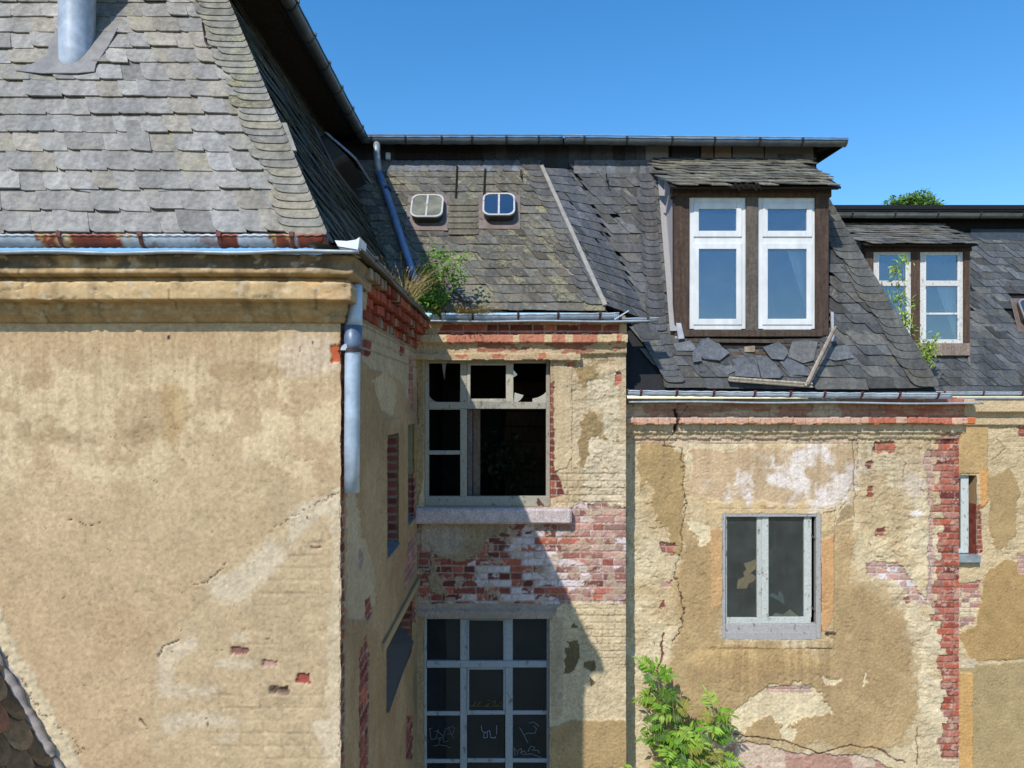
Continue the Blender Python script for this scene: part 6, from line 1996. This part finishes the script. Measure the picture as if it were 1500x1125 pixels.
# plant inside the broken window
c = Vector((XP(742, 9.25), 9.25, -2.0))
t = thing('indoor_plant', 'dark leafy plant growing inside the room behind the broken grid window', 'plant', c)
st = MB(sc3(60, 66, 40)); lf = MB()
for i in range(150):
    p = P(742 + rd.gauss(0, 18), 675 + rd.gauss(0, 20), 9.25 + rd.gauss(0, .12))
    leaf(lf, p, rv(rd) + Vector((0, -.5, -.4)), Vector((0, -.5, .8)), rd.uniform(.08, .14), rd.uniform(.05, .09), tuple(np.array(sc3(60, 78, 46)) * rd.uniform(.6, 1.2)))
for k in range(5):
    st.tube([c + rv(rd, .03), P(742 + rd.gauss(0, 8), 720, 9.25), P(742 + rd.gauss(0, 14), 672, 9.25)], [.012, .008, .004], 5)
st.build('stem', 'bark', t, smooth=True); lf.build('foliage', 'leaf', t)

# weeds on slates and in the dormer wing gutter
for lab, px, py, Yw, fn in (('small dry weeds in the gutter bed below the slipped slates', 966, 585, 7.78, None),):
    c = P(px, py, Yw); t = thing('weed_clump', lab, 'weed', c); mb = MB()
    for k in range(6):
        tuft(mb, rd, c + Vector((rd.uniform(-.08, .08), 0, 0)), 8, .05, 1.6, STRAW, .004)
    mb.build('blades', 'straw', t)

# ------------------------------------------------------------------ the tree behind the roofs
tb = Vector((22.2, 40.0, GROUND))
tree = thing('leafy_tree', 'round dark green tree crown showing above the farthest roof ridge', 'tree', tb)
rd = random.Random(31)
mb = MB(sc3(92, 80, 64))
top = tb + Vector((0, 0, 16.5))
mb.tube([tb, tb + Vector((.1, 0, 5)), tb + Vector((-.1, .1, 10)), top], [.42, .34, .24, .08], 10)
lf = MB()
lobes = []
for i in range(26):
    a = rd.uniform(0, 6.28); z = rd.uniform(12.2, 19.0); r = 2.5 * math.sqrt(max(.05, 1 - ((z - 15.6) / 4.4) ** 2)) * rd.uniform(.35, 1.0)
    q = tb + Vector((math.cos(a) * r, math.sin(a) * r, z)); lobes.append((q, rd.uniform(.5, .95)))
    mb.tube([tb + Vector((0, 0, z - 3.2)), tb.lerp(q, .6) + Vector((0, 0, (q.z - tb.z) * .28)), q], [.12, .07, .02], 6)
for (q, r) in ((tb + Vector((-.95, -.6, 18.95)), .62), (tb + Vector((.45, -.6, 19.2)), .66), (tb + Vector((-.3, -.5, 19.05)), .66), (tb + Vector((1.1, -.6, 18.9)), .5), (tb + Vector((.05, 0, 18.6)), .9), (tb + Vector((-1.45, -.4, 18.7)), .4), (tb + Vector((.1, -.7, 19.1)), .6)):
    lobes.append((q, r))
for q, r in lobes:
    for i in range(int(430 * r)):
        d = rv(rd).normalized() * r * rd.random() ** .45
        leaf(lf, q + Vector((d.x * 1.15, d.y * 1.15, d.z * .85)), rv(rd), Vector((0, -.4, .9)) + rv(rd, .3), rd.uniform(.16, .28), rd.uniform(.09, .15), tuple(np.array(sc3(108, 142, 62)) * rd.uniform(.6, 1.3)), .15)
mb.build('trunk', 'bark', tree, smooth=True); lf.build('crown', 'leaf', tree)

# ------------------------------------------------------------------ lower roof abutting the near wall
lr = thing('tiled_roof', 'dark rounded plain tiles of a lower roof against the foot of the tan plaster wall', 'roof', (-3.6, 3.6, GROUND))
rd = random.Random(41)
mb = MB()
a = P(-8, 958, D1 - .02); b = P(104, 1165, D1 - .02)
dl = (a - b).normalized()                      # up the slope, along the wall
U = Vector((0, 1, 0)); n = Vector((-dl.z, 0, dl.x)); n = n if n.x > 0 else -n
Ltot = 4.2
o = b - dl * 2.4
mb.add([o + U * -2.4 - n * .02, o + U * .0 - n * .02, o + dl * Ltot - n * .02, o + dl * Ltot - U * 2.4 - n * .02], [(0, 1, 2, 3)], DARK)
k = 0; v = 0.0
while v < Ltot:
    u = -2.4 + (k % 2) * .09
    while u < -.03:
        prof = [(-.088, .09), (-.075, .045), (-.05, .015), (-.02, .002), (.02, .002), (.05, .015), (.075, .045), (.088, .09), (.088, .36), (-.088, .36)]
        w_ = rd.uniform(-.006, .006)
        top = [o + U * (min(u + .09 + x, -.005)) + dl * (v + y + w_) + n * (.030 * (1 - y / .36) + .004) for x, y in prof]
        m = len(top); bot = [p - n * .014 for p in top]
        c = np.array(sc3(118, 104, 84)) * rd.uniform(.6, 1.3)
        if rd.random() < .08: c = np.array(sc3(128, 92, 76))
        mb.add(top + bot, [tuple(range(m))[::-1], tuple(range(m, 2 * m))] + [(i, (i + 1) % m, m + (i + 1) % m, m + i) for i in range(m)], tuple(c), max(0, rd.gauss(.03, .08)))
        u += .18
    v += .155; k += 1
mb.build('tiles', 'slate', lr)
mb = MB(sc3(160, 150, 146))
pts = [b + dl * (-1.8 + .03 * i) + n * (.012 + .016 * float(vnoise(i * .5, 0, 3))) + Vector((0, -.012 - .014 * float(vnoise(i * .37, 4, 5)), 0)) for i in range(125)]
mb.tube(pts, [.014 + .03 * float(fbm(i * .61, 2, 4, 7)) for i in range(125)], 9, colf=lambda q: tuple(np.array(sc3(166, 155, 148)) * (.7 + .6 * float(fbm(q[0] * 30, q[2] * 30, 3, 8)))))
mb.build('mortar_fillet', 'weathered_render', lr, smooth=True)
mb = MB(tuple(MORT * .6)); q = [o + U * -2.38, o + dl * Ltot + U * -2.38]
mb.add([(q[0].x, q[0].y, q[0].z), (q[1].x, q[1].y, q[1].z), (q[1].x, q[1].y, GROUND), (q[0].x, q[0].y, GROUND), (q[0].x, D1 - .03, q[0].z), (q[0].x, D1 - .03, GROUND)], [(0, 3, 2, 1), (0, 4, 5, 3)])
mb.build('wall', 'weathered_render', lr)

# ------------------------------------------------------------------ ground, sky, sun, camera
m, nt, out = nodes_of('meadow')
co = N(nt, 'ShaderNodeTexCoord').outputs['Object']
p = N(nt, 'ShaderNodeBsdfPrincipled'); p.inputs['Roughness'].default_value = .95
nt.links.new(ramp(nt, noise_tex(nt, co, .5, 8, .7), [(.3, sc3(112, 108, 72)), (.5, sc3(140, 128, 92)), (.7, sc3(164, 146, 112))]), p.inputs['Base Color'])
nt.links.new(p.outputs[0], out.inputs[0])
me = bpy.data.meshes.new('ground'); S = 1500
me.from_pydata([(-S, -S, GROUND), (S, -S, GROUND), (S, S, GROUND), (-S, S, GROUND)], [], [(0, 1, 2, 3)]); me.materials.append(m)
g = bpy.data.objects.new('ground', me); COL.objects.link(g); g['kind'] = 'structure'; g['label'] = 'dry grassy ground far below the walls'

SUN_AZ, SUN_EL = math.radians(27), math.radians(42.6)
d = Vector((math.sin(SUN_AZ) * math.cos(SUN_EL), math.cos(SUN_AZ) * math.cos(SUN_EL), -math.sin(SUN_EL)))
sl = bpy.data.lights.new('sun', 'SUN'); sl.energy = 3.9; sl.angle = math.radians(.53); sl.color = (1.0, .96, .90)
so = bpy.data.objects.new('sun', sl); COL.objects.link(so); so.rotation_euler = d.to_track_quat('-Z', 'Y').to_euler(); so.location = (-10, -20, 30)

w = bpy.data.worlds.new('World'); sc.world = w; w.use_nodes = True
nt = w.node_tree; nt.nodes.clear()
out = nt.nodes.new('ShaderNodeOutputWorld'); bg = nt.nodes.new('ShaderNodeBackground')
sky = nt.nodes.new('ShaderNodeTexSky'); sky.sky_type = 'NISHITA'; sky.sun_disc = False
sky.sun_elevation = SUN_EL; sky.sun_rotation = math.radians(207); sky.altitude = 300; sky.air_density = 1.0; sky.dust_density = .15; sky.ozone_density = 3.0
hs = nt.nodes.new('ShaderNodeHueSaturation'); hs.inputs['Hue'].default_value = .501; hs.inputs['Saturation'].default_value = 1.43; hs.inputs['Value'].default_value = 1.62
gm = nt.nodes.new('ShaderNodeGamma'); gm.inputs['Gamma'].default_value = .84
nt.links.new(sky.outputs[0], gm.inputs['Color']); nt.links.new(gm.outputs[0], hs.inputs['Color']); nt.links.new(hs.outputs[0], bg.inputs['Color'])
bg.inputs['Strength'].default_value = 0.15
nt.links.new(bg.outputs[0], out.inputs[0])

cam = bpy.data.cameras.new('camera'); co_ = bpy.data.objects.new('camera', cam); COL.objects.link(co_)
cam.sensor_width = 36; cam.sensor_fit = 'HORIZONTAL'; cam.lens = 36 * F / 1500
cam.shift_y = (HY - 562.5) / 1500; cam.clip_start = .05; cam.clip_end = 4000
co_.location = (0, 0, 0); co_.rotation_euler = (math.radians(90), 0, 0)
sc.camera = co_
# lift everything so that the meadow lies at height zero
for o in list(COL.objects):
    if o.parent is None:
        o.location.z -= GROUND
vs_ = sc.view_settings
vs_.view_transform = 'Standard'; vs_.look = 'None'; vs_.gamma = 1; vs_.use_curve_mapping = False; vs_.exposure = 0.1
sc.cycles.use_denoising = True
sc.cycles.max_bounces = 8; sc.cycles.transparent_max_bounces = 16
